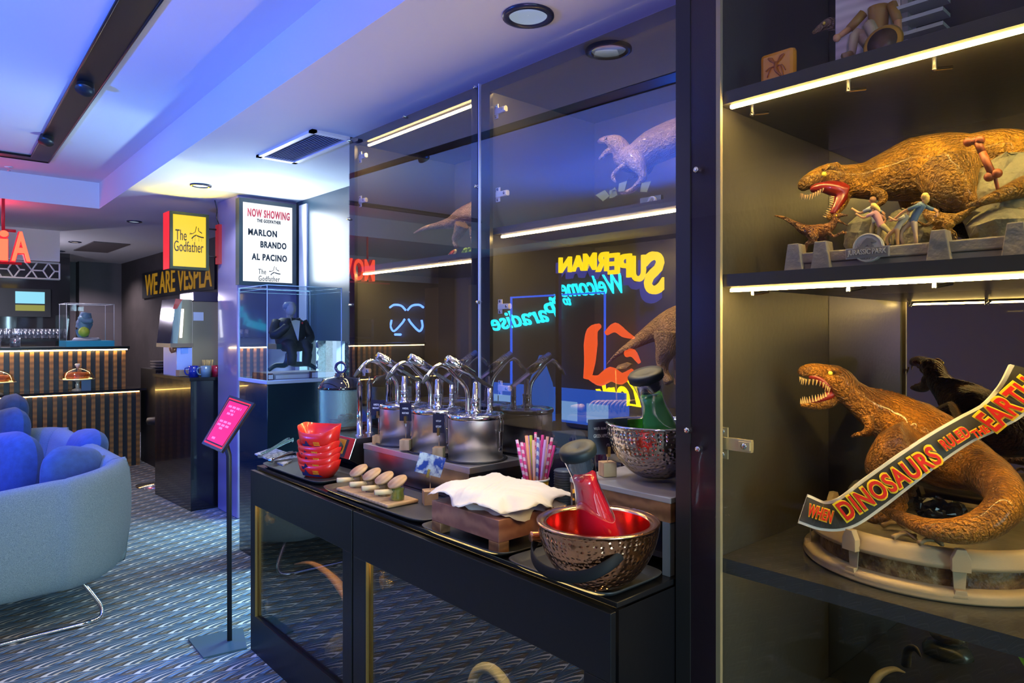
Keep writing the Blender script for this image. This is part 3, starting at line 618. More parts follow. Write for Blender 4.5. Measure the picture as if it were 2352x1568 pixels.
MB().slab([(1.90, 6.42, 1.40), (1.84, 6.42, 1.40), (1.885, 6.42, 1.79), (1.94, 6.42, 1.785)], (0, .40, 0)).build('picture_front', M('dark_picture', (.03, .02, .05), .15, coat=.8), cm_)
MB().slab([(1.895, 6.418, 1.70), (1.862, 6.418, 1.70), (1.884, 6.418, 1.79), (1.94, 6.418, 1.785)], (0, .002, 0)).build('red_corner', m_red, cm_)
MB().slab([(1.935, 6.412, 1.45), (1.915, 6.412, 1.45), (1.93, 6.412, 1.70), (1.95, 6.412, 1.70)], (0, .006, 0)).build('light_bar', emis('white_bar', (.95, .98, 1), 2.2), cm_)
MB().box(1.84, 2.03, 6.415, 6.83, 1.365, 1.40).build('chin', M('tan_trim', (.28, .2, .12), .4), cm_)
MB().tube([(1.86, 6.46, 1.38), (1.87, 6.46, 1.33), (1.90, 6.46, 1.36)], .02, 6, 3).build('spout', M('copper_spout', (.5, .2, .08), .3, .5), cm_)
MB().box(1.93, 2.0, 6.425, 6.6, 1.31, 1.36).build('nozzle', M('nozzle_blue', (.25, .45, .9), .3), cm_)
MB().box(2.03, 2.115, 6.412, 6.418, 1.60, 1.675).build('notice', m_white, cm_)
c2 = thing('clear_dispenser', 'second beige machine with clear cover partly behind the column', 'machine', (2.4, 6.3, ST))
MB().box(2.27, 2.5, 6.2, 6.38, ST, 1.72).build('body', m_beige, c2, bevel=.004); MB().box(2.262, 2.27, 6.19, 6.39, ST, 1.77).box(2.27, 2.5, 6.19, 6.2, 1.70, 1.76).build('cover_edge', M('cover_edge', (.75, .7, .5), .2), c2)
for i in range(6): tag(MB().lathe([(.028, 0), (.038, .06), (.04, .062), (.036, .06), (.026, .002)], (2.235, 6.17, ST + .03 + i * .026), 16).build('paper_cup', M('cup_print', (.75, .7, .6), .6, var=(60, (.1, .1, .1), .05)), loc=(2.235, 6.17, ST + i * .026)), 'small printed paper cup in the stack beside the coffee machine', 'cup', 'stacked paper cups') if i else None
tag(MB().lathe([(.001, 0), (.05, 0), (.05, .03), (.001, .03)], (2.235, 6.17, ST), 16).build('cup_holder', m_dark, loc=(2.235, 6.17, ST)), 'dark round holder under the printed paper cups', 'holder')
def mug(p, col, label, hand=-1):
    t = thing('mug', label, 'mug', p, 'mugs on the side station'); p = Vector(p)
    MB().lathe([(.001, 0), (.04, 0), (.043, .095), (.039, .095), (.036, .01), (.001, .01)], p, 24).build('body', M('mug_%d' % int(p.x * 1000), col, .12, coat=.6), t)
    MB().tube([p + Vector(q) for q in ((hand * .04, 0, .08), (hand * .068, 0, .075), (hand * .072, 0, .05), (hand * .06, 0, .025), (hand * .04, 0, .02))], .006, 8, 3).build('handle', M('mug_%d' % int(p.x * 1000), col), t)
mug(PT(422, 858, 5.9) * 1.0 if 0 else (1.965, 6.20, ST), (.01, .03, .3), 'dark blue mug with its handle facing left, first of the mug row')
mug((2.045, 6.14, ST), (.18, .28, .36), 'grey mug second in the row on the side station')
mug((2.135, 6.14, ST), (.45, .01, .03), 'dark red mug third in the row on the side station', 1)
mug((2.225, 6.10, ST), (.6, .01, .02), 'bright red mug beside the lilac column', 1)
tag(MB().box(1.90, 2.0, 6.5 - .1, 6.41, ST, ST + .004).box(1.88, 1.95, 6.30, 6.40, ST + .004, ST + .055).build('wooden_box', M('box_brown', (.3, .2, .13), .5), loc=(1.92, 6.35, ST)), 'small brown wooden box at the left end of the side station', 'box')
sk = MB(); random.seed(3)
for i in range(26): a = random.uniform(-.5, .5); x = 2.10 + random.uniform(-.03, .05); sk.tube([(x, 6.30, ST + .05), (x + a * .05, 6.28, ST + .14)], .0025, 4)
k_ = tag(sk.build('stir_sticks', M('stick_wood', (.8, .5, .15), .5), loc=(2.1, 6.3, ST)), 'bunch of pale wooden stir sticks behind the mugs', 'stir sticks'); k_['kind'] = 'stuff'
tag(MB().lathe([(.04, 0), (.045, .07), (.04, .07), (.036, .005), (.001, .005)], (2.1, 6.29, ST), 16).build('stick_cup', m_dark, loc=(2.1, 6.29, ST)), 'dark cup holding the wooden stir sticks', 'cup')
# ================================================================ plinth and display case by the window
pl = tag(MB().box(1.815, 2.335, 4.315, 4.785, 0, 1.165).build('plinth', M('gloss_teal_black', (.008, .02, .028), .12, coat=.6, bump=(6, .12, .01)), bevel=.004, loc=(2.07, 4.55, 0)), 'glossy black plinth under the clear display case by the window', 'plinth')
dc = thing('display_case', 'clear acrylic display case on the black plinth by the window', 'display case', (2.07, 4.55, 1.165))
MB().box(1.81, 2.34, 4.31, 4.79, 1.1655, 1.185).build('base', M('case_base', (.45, .5, .55), .3), dc)
MB().box(1.815, 2.335, 4.315, 4.785, 1.1855, 1.80).build('cover', pane('case_glass', (.90, .97, 1), .22, 2.6, 1.5), dc)
ed = MB()
for x in (1.813, 2.337):
    for y in (4.313, 4.787): ed.tube([(x, y, 1.185), (x, y, 1.802)], .0035, 4)
for z in (1.187, 1.80, 1.775): ed.tube([(1.813, 4.313, z), (2.337, 4.313, z), (2.337, 4.787, z), (1.813, 4.787, z), (1.813, 4.313, z)], .0028 if z != 1.775 else .0012, 4)
ed.build('edges', M('clear_edge', (.65, .85, .9), .15), dc)
# statue of a man in a dinner suit: left as a plain suited form on a curved bench over stacked books
st = thing('seated_statue', 'dark suited statue with white shirt front and bow tie inside the display case', 'statue', (2.05, 4.55, 1.24))
m_suit = M('suit_cloth', (.012, .014, .02), .6); m_shirt = M('shirt_white', (.6, .62, .68), .6)
B = MB(); q0 = Vector((2.05, 4.5, 1.26))
B.tube([q0 + Vector(v) for v in ((0, 0, .15), (0, 0, .22), (0, 0, .30), (0, 0, .335))], [.075, .085, .085, .05], 16, 4, 1.25, up=(0, 1, 0))
B.tube([q0 + Vector(v) for v in ((-.09, 0, .31), (-.13, -.04, .22), (-.07, -.09, .27), (-.055, -.09, .33))], [.035, .032, .026, .018], 10, 4)
B.tube([q0 + Vector(v) for v in ((.09, 0, .31), (.13, -.04, .2), (.05, -.11, .17))], [.035, .03, .022], 10, 4)
B.tube([q0 + Vector(v) for v in ((-.04, -.02, .15), (-.05, -.13, .14), (-.05, -.14, .02))], [.045, .038, .028], 10, 4).tube([q0 + Vector(v) for v in ((.04, -.02, .15), (.06, -.13, .14), (.06, -.12, .02))], [.045, .038, .028], 10, 4)
B.build('suit', m_suit, st)
MB().slab([q0 + Vector(v) for v in ((-.035, -.078, .33), (.035, -.078, .33), (.012, -.098, .18))], (0, -.006, 0)).build('shirt_front', m_shirt, st)
MB().slab([q0 + Vector(v) for v in ((-.03, -.088, .335), (0, -.09, .328), (.03, -.088, .335), (.03, -.088, .315), (0, -.09, .322), (-.03, -.088, .315))], (0, -.006, 0)).build('bow_tie', m_dark, st)
MB().ball(q0 + Vector((.048, -.086, .30)), .007, 8).build('lapel_flower', m_red, st)
B = MB().ball(q0 + Vector((0, -.01, .395)), .042, 14, .85, 1, 1.15).tube([q0 + Vector((0, 0, .33)), q0 + Vector((0, 0, .37))], .022, 10).ball(q0 + Vector((0, -.05, .392)), .008, 6, .7, 1, 1.6).ball(q0 + Vector((-.038, -.005, .392)), .009, 6, .5, 1, 1.4).ball(q0 + Vector((.038, -.005, .392)), .009, 6, .5, 1, 1.4)
for i in range(4): B.tube([q0 + Vector((-.058 + i * .008, -.09, .33)), q0 + Vector((-.056 + i * .008, -.088, .352 - .004 * abs(i - 1.5)))], .0042, 6)
B.tube([q0 + Vector((-.04, -.09, .325)), q0 + Vector((-.03, -.085, .345))], .0045, 6)
B.build('head_and_hand', M('statue_skin', (.42, .36, .38), .5), st)
MB().lathe([(.001, .395), (.044, .395), (.045, .42), (.03, .442), (.001, .446)], q0 + Vector((0, .006, 0)), 16).build('hair', M('statue_hair', (.22, .25, .3), .6), st)
bn_ = MB(); bn_.tube([(1.90, 4.5, 1.245), (1.95, 4.5, 1.275), (2.02, 4.5, 1.28), (2.05, 4.5, 1.37), (2.05, 4.52, 1.43)], [.014, .016, .02, .03, .05], 10, 4).tube([(2.24, 4.5, 1.245), (2.18, 4.5, 1.275), (2.08, 4.5, 1.28), (2.05, 4.5, 1.3)], [.014, .016, .02, .02], 10, 4).box(1.93, 2.19, 4.44, 4.58, 1.385, 1.42)
bn_.build('chair_base', M('statue_chair', (.02, .06, .07), .3), st)
for i, (x0, x1, y0, y1, z0, z1, c, l) in enumerate(((1.88, 2.27, 4.36, 4.70, 1.1856, 1.225, (.35, .35, .38), 'long grey open volume lying flat inside the display case'), (2.12, 2.29, 4.335, 4.355, 1.1856, 1.235, (.14, .06, .05), 'small brown book with pale plate at the front of the display case'), (1.83, 1.87, 4.36, 4.6, 1.1856, 1.23, (.12, .02, .03), 'dark red book at the left inside the display case'))):
    b_ = thing('book', l, 'book', ((x0 + x1) / 2, (y0 + y1) / 2, z0)); MB().box(x0, x1, y0, y1, z0, z1).build('cover', M('book_%d' % i, c, .4), b_); MB().box(x0 + .01, x1 + .001, y0 - .0015, y1, z0 + .008, z1 - .008).build('pages', m_white, b_)
# ================================================================ carpeted lounge: sofas
m_sofa = M('sofa_tweed', (.24, .31, .34), .85, var=(300, (.11, .16, .19), .2), bump=(500, .8, .004), sheen=.1)
m_velvet = M('sofa_velvet', (.03, .08, .24), .8, var=(25, (.02, .055, .17), .2), bump=(200, .4, .004), sheen=.15)
def sofa(xr, ynear, yfar, xleft, label, zt=.80, near_drop=.17):
    t = thing('sofa', label, 'sofa', (xr - .8, (ynear + yfar) / 2, 0))
    # plan path of the wrap-around shell: near arm, rounded corner, back (on +x), rounded corner, far arm
    r = .42; path = []
    path += [(xleft, ynear + .03), (xleft + .4, ynear), (xr - r - .3, ynear - .005), (xr - r, ynear + .015)]
    path += [(xr - r + r * math.sin(a), ynear + r - r * math.cos(a)) for a in [i * PI / 16 for i in range(1, 8)]]
    path += [(xr, ynear + r), (xr + .0, (ynear + yfar) / 2), (xr, yfar - r)]
    path += [(xr - r + r * math.cos(a), yfar - r + r * math.sin(a)) for a in [i * PI / 16 for i in range(1, 9)]]
    path += [(xleft, yfar)]
    P = [Vector((*q, 0)) for q in path]; P, _ = catmull(P, [0] * len(P), 4); n = len(P)
    sec = [(0.06, .18), (-.02, .20), (-.05, .30), (-.035, .5), (.0, .66), (.02, .715), (.07, .745), (.13, .725), (.15, .66), (.155, .5), (.16, .26), (.10, .18)]
    vs = []
    for i, p in enumerate(P):
        d = (P[min(i + 1, n - 1)] - P[max(i - 1, 0)]).normalized(); inn = Vector((-d.y, d.x, 0))
        f = max(0, min(1, (p.x - xleft) / (xr - xleft)))
        nearness = max(0, 1 - (p.y - ynear) / .5)
        for o, z in sec:
            # shell leans outward towards its top, arm drops to its front end
            lean = (z - .2) * -.16
            zz = z + (zt - .745) * (z - .18) / .56 - near_drop * (1 - f) * (z - .18) / .56
            vs.append(p + inn * (o + lean * (.4 + .6 * f) + .06) + Vector((0, 0, zz)))
    m = len(sec); fs = []
    for i in range(n - 1):
        for j in range(m): fs.append((i * m + j, i * m + (j + 1) % m, (i + 1) * m + (j + 1) % m, (i + 1) * m + j))
    fs += [tuple(range(m))[::-1], tuple((n - 1) * m + j for j in range(m))]
    MB().add(vs, fs, True).build('shell', m_sofa, t, sub=1)
    MB().box(xleft + .04, xr - .17, ynear + .2, yfar - .2, .20, .30).build('seat_base', m_sofa, t)
    MB().box(xleft + .02, xr - .22, ynear + .22, yfar - .2, .30, .45).build('seat', m_velvet, t, bevel=.05)
    for ya in (ynear + .12, yfar - .3):
        MB().tube([(xr - .27, ya + .05, .21), (xr - .215, ya + .01, .12), (xr - .185, ya - .02, .06), (xr - .195, ya - .045, .022), (xr - .26, ya - .06, .012), (xr - .40, ya - .065, .012), (xleft, ya - .10, .012), (xleft - .3, ya - .10, .012)], .011, 10, 5).build('leg_frame', m_chrome, t)
    return t
s1 = sofa(1.03, 4.02, 6.4, -.9, 'blue-grey wraparound tweed sofa with velvet cushions nearest the camera')
s2 = sofa(.80, 6.75, 8.3, -.9, 'second blue sofa behind the nearest one, before the bar', zt=.78)
def cushion(c, u, v, w_, label, mat=m_velvet):
    """pillow: u,v in-plane half vectors, w_ half thickness vector"""
    t = thing('cushion', label, 'cushion', c, 'loose cushions on the sofas'); c, u, v, w_ = map(Vector, (c, u, v, w_)); b = MB()
    for sgn_ in (1, -1):
        def f(a, b2, s=sgn_):
            x, y = a * 2 - 1, b2 * 2 - 1; ex = max(0., (1 - abs(x) ** 3.2)); ey = max(0., (1 - abs(y) ** 3.2)); k = 1 - .07 * (abs(x) ** 2 * abs(y) ** 0.1 + 0)
            pinch = p2 = 1 - .20 * x * x * y * y + .02 * math.sin(5 * x + 3 * y)
            return c + u * x * pinch + v * y * p2 + w_ * (s * (ex * ey) ** .6)
        b.grid(f, 18, 18)
    b.build('cover', mat, t)
cushion((.80, 4.50, .62), (.17, .06, -.01), (-.02, .05, .24), (-.03, .10, -.02), 'large bright blue cushion leaning on the near arm of the closest sofa')
cushion((.98, 5.25, .70), (-.02, .25, 0), (.05, .0, .16), (-.09, 0, .02), 'long blue cushion lying along the back of the closest sofa')
cushion((.62, 5.5, .62), (-.1, .24, 0), (.02, .03, .23), (-.10, -.02, .02), 'dark blue cushion standing behind the large bright blue cushion')
cushion((.70, 6.30, .74), (-.05, .2, 0), (.02, 0, .20), (-.09, 0, .02), 'round blue cushion at the far end of the closest sofa')
cushion((.78, 7.0, .80), (-.02, .22, 0), (.03, 0, .19), (-.10, 0, .02), 'violet-blue cushion topmost on the second sofa')
cushion((.45, 6.9, .78), (-.20, .05, 0), (.0, .02, .2), (0, .10, .02), 'pale violet cushion on the left of the second sofa')
# ================================================================ floor-standing tablet sign
ts = thing('sign_stand', 'black floor stand holding a tilted pink lit menu board', 'sign stand', (1.22, 3.43, 0))
MB().slab([PZ(432, 1470, 0), PZ(467, 1513, 0), Vector((1.275, 3.265, 0)), Vector((1.345, 3.50, 0))], (0, 0, .008)).build('base', M('stand_base', (.05, .10, .14), .35), ts)
pb = Vector((1.243, 3.40, .008)); ptop = PT(513, 1030, 3.36)
MB().tube([pb, (pb.x - .002, pb.y + .002, .9), ptop + Vector((0, 0, .06))], .0155, 4).build('pole', m_dark, ts)
TL, TR, BR, BL = PT(527, 907, 3.45), PT(584, 925, 3.35), PT(508, 1038, 3.22), PT(463, 1018, 3.31)
u_ = (TR - TL).normalized(); v_ = (TL - BL).normalized(); n_ = u_.cross(v_).normalized()
def Q(a, b, o=0): return TL * (1 - a) * b + TR * a * b + BL * (1 - a) * (1 - b) + BR * a * (1 - b) + n_ * o
MB().slab([Q(0, 0), Q(1, 0), Q(1, 1), Q(0, 1)], n_ * -.014).build('frame', M('frame_black', (.02, .02, .03), .25, coat=.5), ts)
for nm, a0, a1, b0, b1, o, mt in (('red_border', .06, .94, .045, .955, .001, emis('red_lines', (1, .01, .02), .8)), ('inner_border', .08, .92, .075, .925, .002, m_dark), ('lit_panel', .13, .90, .10, .90, .003, emis('pink_panel', (1, .0, .22), .85))):
    MB().slab([Q(a0, b0, o - .001), Q(a1, b0, o - .001), Q(a1, b1, o - .001), Q(a0, b1, o - .001)], n_ * .001).build(nm, mt, ts)
m_pt = emis('pink_text', (1, .25, .8), .9)
for a, b, w1, tx in ((.5, .82, .62, 'MENU & SNACKS'), (.5, .745, .24, 'DRINKS'), (.48, .68, .30, 'COFFEE')):
    pass
for a, b, w1 in ((.52, .80, .66), (.50, .73, .26), (.47, .665, .32), (.5, .50, .60), (.48, .43, .58), (.46, .37, .2), (.42, .17, .22)):
    c_ = Q(a, b, .004); W_ = (TR - TL).length * w1 * .8; H_ = .011
    # illegible small print: rows of tiny strokes
    k = MB(); nn = int(W_ / .006)
    for i in range(nn):
        if i % 5 != 4: k.obox(c_ + u_ * (i * .006 - W_ / 2), u_ * .0042, v_ * H_, n_ * .0006)
    k.build('print_line', m_pt, ts)
# ================================================================ trays on the worktop
m_tray = M('tray_plastic', (.035, .037, .04), .42, bump=(200, .04))
def tray(x0, x1, y0, y1, label, z=TOP + .0005, rot=0., mat=m_tray):
    c = Vector(((x0 + x1) / 2, (y0 + y1) / 2, z)); w_, h_ = (x1 - x0) / 2, (y1 - y0) / 2
    b = MB(); N = 48
    def sq(a, ins, r):
        ca, sa = math.cos(a), math.sin(a); k = 2 / 7.
        return Vector(((w_ - ins) * math.copysign(abs(ca) ** k, ca), (h_ - ins) * math.copysign(abs(sa) ** k, sa), 0))
    prof = [(.028, .002), (.02, .0), (.004, .012), (.0, .017), (.004, .018), (.024, .004), (.032, .0035)]
    vs = []; fs = []
    for i in range(N):
        for ins, h in prof: vs.append(c + sq(2 * PI * i / N + .0001, ins, 0) + Vector((0, 0, h)))
    m = len(prof)
    for i in range(N):
        j = (i + 1) % N
        for k in range(m - 1): fs.append((i * m + k, j * m + k, j * m + k + 1, i * m + k + 1))
    fs += [tuple(i * m for i in range(N))[::-1], tuple(i * m + m - 1 for i in range(N))]
    b.add(vs, fs, True)
    if rot: b.rot(c, rot)
    return tag(b.build('serving_tray', mat, loc=c), label, 'tray', 'dark serving trays on the worktop')
TZ = TOP + .005
tray(1.31, 1.555, 2.63, 3.22, 'dark tray under the red paper boats and tongs at the window end')
tray(1.287, 1.53, 1.86, 2.575, 'long dark tray under the jars of pickles')
tray(1.262, 1.545, 1.43, 1.85, 'dark tray under the wooden crate')
tray(1.248, 1.50, 1.045, 1.415, 'dark tray under the copper bowl with the red carafe')
# ---------------------------------------------------------------- red paper boats
m_boatin = M('boat_inside', (.35, .05, .03), .5); m_navy = M('navy_print', (.02, .02, .09), .4); m_orp = M('orange_print', (.9, .35, .02), .4)
def boat(c, s, label, top=False):
    t = thing('paper_boat', label, 'paper tray', c, 'stacked red paper boats'); c = Vector(c)
    H = .062 * (1 + .5 * top); L0, W0, L1, W1 = .062, .04, .095, .062
    b = MB(); N = 28; vs = []
    d = Vector((.45, -.89, 0)); e = Vector((.89, .45, 0))
    for k, (L_, W_, z) in enumerate(((L0, W0, 0), ((L0 + L1) / 2 + .006, (W0 + W1) / 2 + .005, H * .5), (L1, W1, H))):
        for i in range(N):
            a = 2 * PI * i / N; ca, sa = math.cos(a), math.sin(a)
            up = (.24 * H * (abs(ca) ** 3) - .10 * H * abs(sa) ** 2) if k == 2 else 0
            if top and k == 2 and sa > .2: up += .03 * sa
            vs.append(c + d * L_ * math.copysign(abs(ca) ** .8, ca) + e * W_ * math.copysign(abs(sa) ** .7, sa) + Vector((0, 0, z + up)))
    fs = [(k * N + i, k * N + (i + 1) % N, (k + 1) * N + (i + 1) % N, (k + 1) * N + i) for k in range(2) for i in range(N)] + [tuple(range(N))[::-1]]
    b.add(vs, fs, True).rot(c, s); b.build('shell', m_red, t, solid=.0015)
    for txt, wd, hh, dz, off, mt in (('BURGER', .03, .008, H * .52, .028, m_orp), ('KING', .022, .008, H * .34, .026, m_orp)):
        pass
    R_ = Matrix.Rotation(s, 3, 'Z'); n = R_ @ (-e)
    f0 = c + n * (W0 + .016) + Vector((0, 0, H * .45)); u = R_ @ d; v = (Vector((0, 0, 1)) + n * .5).normalized()
    MB().slab([f0 + u * a + v * b_ for a, b_ in ((-.05, -.02), (.03, -.024), (.05, -.022), (.03, -.012), (.0, -.016), (-.03, -.008), (-.05, -.002))], n * .0012).build('skyline_print', m_navy, t)
    MB().slab([f0 + u * -.028 + v * .014 + n * .001, f0 + u * -.04 + v * -.012 + n * .001, f0 + u * -.016 + v * -.012 + n * .001], n * .001).build('peak_mark', m_navy, t)
    for k in range(2):
        q = MB()
        for i in range(5): q.obox(f0 + u * (.008 + i * .006) + v * (.004 - k * .011) + n * .0022, u * .0045, v * .008, n * .0006)
        q.build('orange_print', m_orp, t)
    return t
bp_ = Vector((1.41, 2.80, TZ)); names = ['lowest', 'second from the bottom', 'middle', 'second from the top', 'topmost, opened up']
for i in range(5): boat(bp_ + Vector((random.uniform(-.003, .003), random.uniform(-.004, .004), i * .0275)), random.uniform(-.12, .12), 'red paper boat, %s of the stack on the tray' % names[i], i == 4)
# tongs on a paper pack
tp = tag(MB().slab([PZ(585, 1044, TZ), PZ(650, 1070, TZ), PZ(690, 1050, TZ), PZ(625, 1030, TZ)], (0, 0, .006)).build('paper_napkin', M('patterned_paper', (.55, .6, .65), .5, var=(60, (.15, .2, .25), .05)), loc=PZ(640, 1050, TZ)), 'patterned pale paper pack under the steel tongs', 'napkin')
def tongs(a, b_, label, h=.02):
    t = thing('serving_tongs', label, 'tongs', (a + b_) / 2, 'steel tongs on the tray'); d = (b_ - a).normalized(); s = d.cross(Vector((0, 0, 1))).normalized()
    for k in (-1, 1):
        B = MB().tube([a, a + d * .02 + s * k * .006 + Vector((0, 0, .003)), (a + b_) / 2 + s * k * .012 + Vector((0, 0, .004 + .004 * k)), b_ - d * .03 + s * k * .016 + Vector((0, 0, .006)), b_ + s * k * .010], [.004, .006, .008, .008, .014], 8, 4, .5)
        B.build('arm', m_steel2, t)
    MB().cyl(a - s * .008, a + s * .008, .009).build('spring_end', m_steel2, t)
z_ = TZ + .022
tongs(PZ(597, 1047, z_), PZ(668, 1010, z_ + .02), 'steel serving tongs farther back on the patterned paper')
tongs(PZ(622, 1057, z_), PZ(676, 1042, z_ + .0), 'shorter steel tongs nearest the red paper boats')
# ---------------------------------------------------------------- hot-dog warmer
wm = thing('sausage_warmer', 'steel sausage warmer with slanted red and orange control panel', 'food warmer', (1.74, 3.06, TOP))
wx0, wx1, wy0, wy1, wz = 1.60, 1.86, 2.82, 3.33, 1.012
MB().slab([(wx0, wy0, wz), (wx1, wy0, wz), (wx1, wy0, TOP + .003), (wx0 + .05, wy0, TOP + .003), (wx0 - .035, wy0, TOP + .055)], (0, wy1 - wy0, 0)).build('body', m_steel2, wm, bevel=.002)
a_, b_ = Vector((wx0 - .001, wy0, wz)), Vector((wx0 - .0355, wy0, TOP + .055)); dn = (b_ - a_); nn = Vector((-1, 0, -.35)).normalized(); LY = wy1 - wy0
def WQ(s, v, o=0): return a_ + dn * v + Vector((0, LY * s, 0)) + nn * o
def wpan(nm, s0, s1, v0, v1, o, mt): return MB().slab([WQ(s0, v1, o), WQ(s1, v1, o), WQ(s1, v0, o), WQ(s0, v0, o)], nn * -.001).build(nm, mt, wm)
wpan('red_panel', .0, 1, .02, .98, .0015, M('warmer_red', (.75, .05, .06), .2, .3)); wpan('black_panel', .09, .90, .10, .95, .003, m_dark); wpan('orange_panel', .13, .88, .12, .80, .0045, M('warmer_orange', (.75, .28, .01), .35)); wpan('logo_plate', .50, .60, .18, .62, .006, M('logo_navy', (.02, .03, .15), .3))
lettering('ROYAL', 'lettering', m_lettw, wm, WQ(.55, .55, .007), -YY, -dn, fit=(.04, .010), ext=.0005, bold=.02)
for s_, r_ in ((.86, .02), (.22, .034)):
    k_ = WQ(s_, .45, .004); MB().cyl(k_, k_ + nn * .018, r_, r_ * .95, 24).obox(k_ + nn * .022, (0, .012, 0), dn.normalized() * r_ * 1.7, nn * .02).build('knob', m_dark, wm)
vt_ = MB()
for i in range(3): vt_.box(1.66 + i * .03, 1.664 + i * .03, wy0 - .001, wy0 + .001, TOP + .04, TOP + .09)
vt_.build('vent_slots', m_dark, wm)
m_ck = M('spike_steel', (.7, .68, .66), .12, 1)
for x, y in ((1.665, 2.90), (1.745, 2.945), (1.80, 2.865), (1.835, 2.90)):
    MB().lathe([(.022, 0), (.022, .004), (.0135, .006), (.0125, .235), (.0145, .235), (.001, .272)], (x, y, wz), 20).build('heating_spike', m_ck, wm)
jz = wz + .001; jc = Vector((1.725, 3.19, jz))
jr = thing('sausage_jar', 'misted glass sausage steamer jar with glossy dark lid and ring handle', 'jar', jc)
MB().lathe([(.001, 0), (.118, 0), (.118, .012), (.10, .016), (.001, .016)], jc, 40).build('base', m_dark, jr)
m_mist = M('misted_glass', (.5, .72, .75), .25, alpha=None, trans=.75, bump=(160, .8, .003), ior=1.1)
MB().lathe([(.107, .016), (.107, .20)], jc, 48).build('glass', m_mist, jr)
MB().lathe([(.112, .198), (.115, .204), (.109, .214), (.088, .25), (.04, .258), (.028, .27), (.03, .278), (.001, .28)], jc, 40).build('lid', M('lid_gloss', (.012, .014, .022), .06, coat=1), jr)
rg = MB().tube([jc + Vector((math.cos(a) * .026 * .74, -math.cos(a) * .026 * .67, .306 + math.sin(a) * .026)) for a in [i * PI / 12 for i in range(25)]], .0075, 10); rg.build('ring_handle', M('lid_gloss2', (.02, .03, .12), .08, coat=1), jr)
random.seed(11)
for i in range(9):
    an = random.uniform(0, 6.28); q = jc + Vector((random.uniform(-.05, .05), random.uniform(-.05, .05), .03 + .022 * (i // 5))); d_ = Vector((math.cos(an), math.sin(an), 0)) * .04
    tag(MB().tube([q - d_, q - d_ * .8, q + d_ * .8, q + d_], [.006, .012, .012, .006], 10).build('sausage', M('sausage_red', (.45, .08, .05), .35), loc=q), 'short red sausage lying at the bottom of the misted jar', 'sausage', 'sausages in the misted jar')
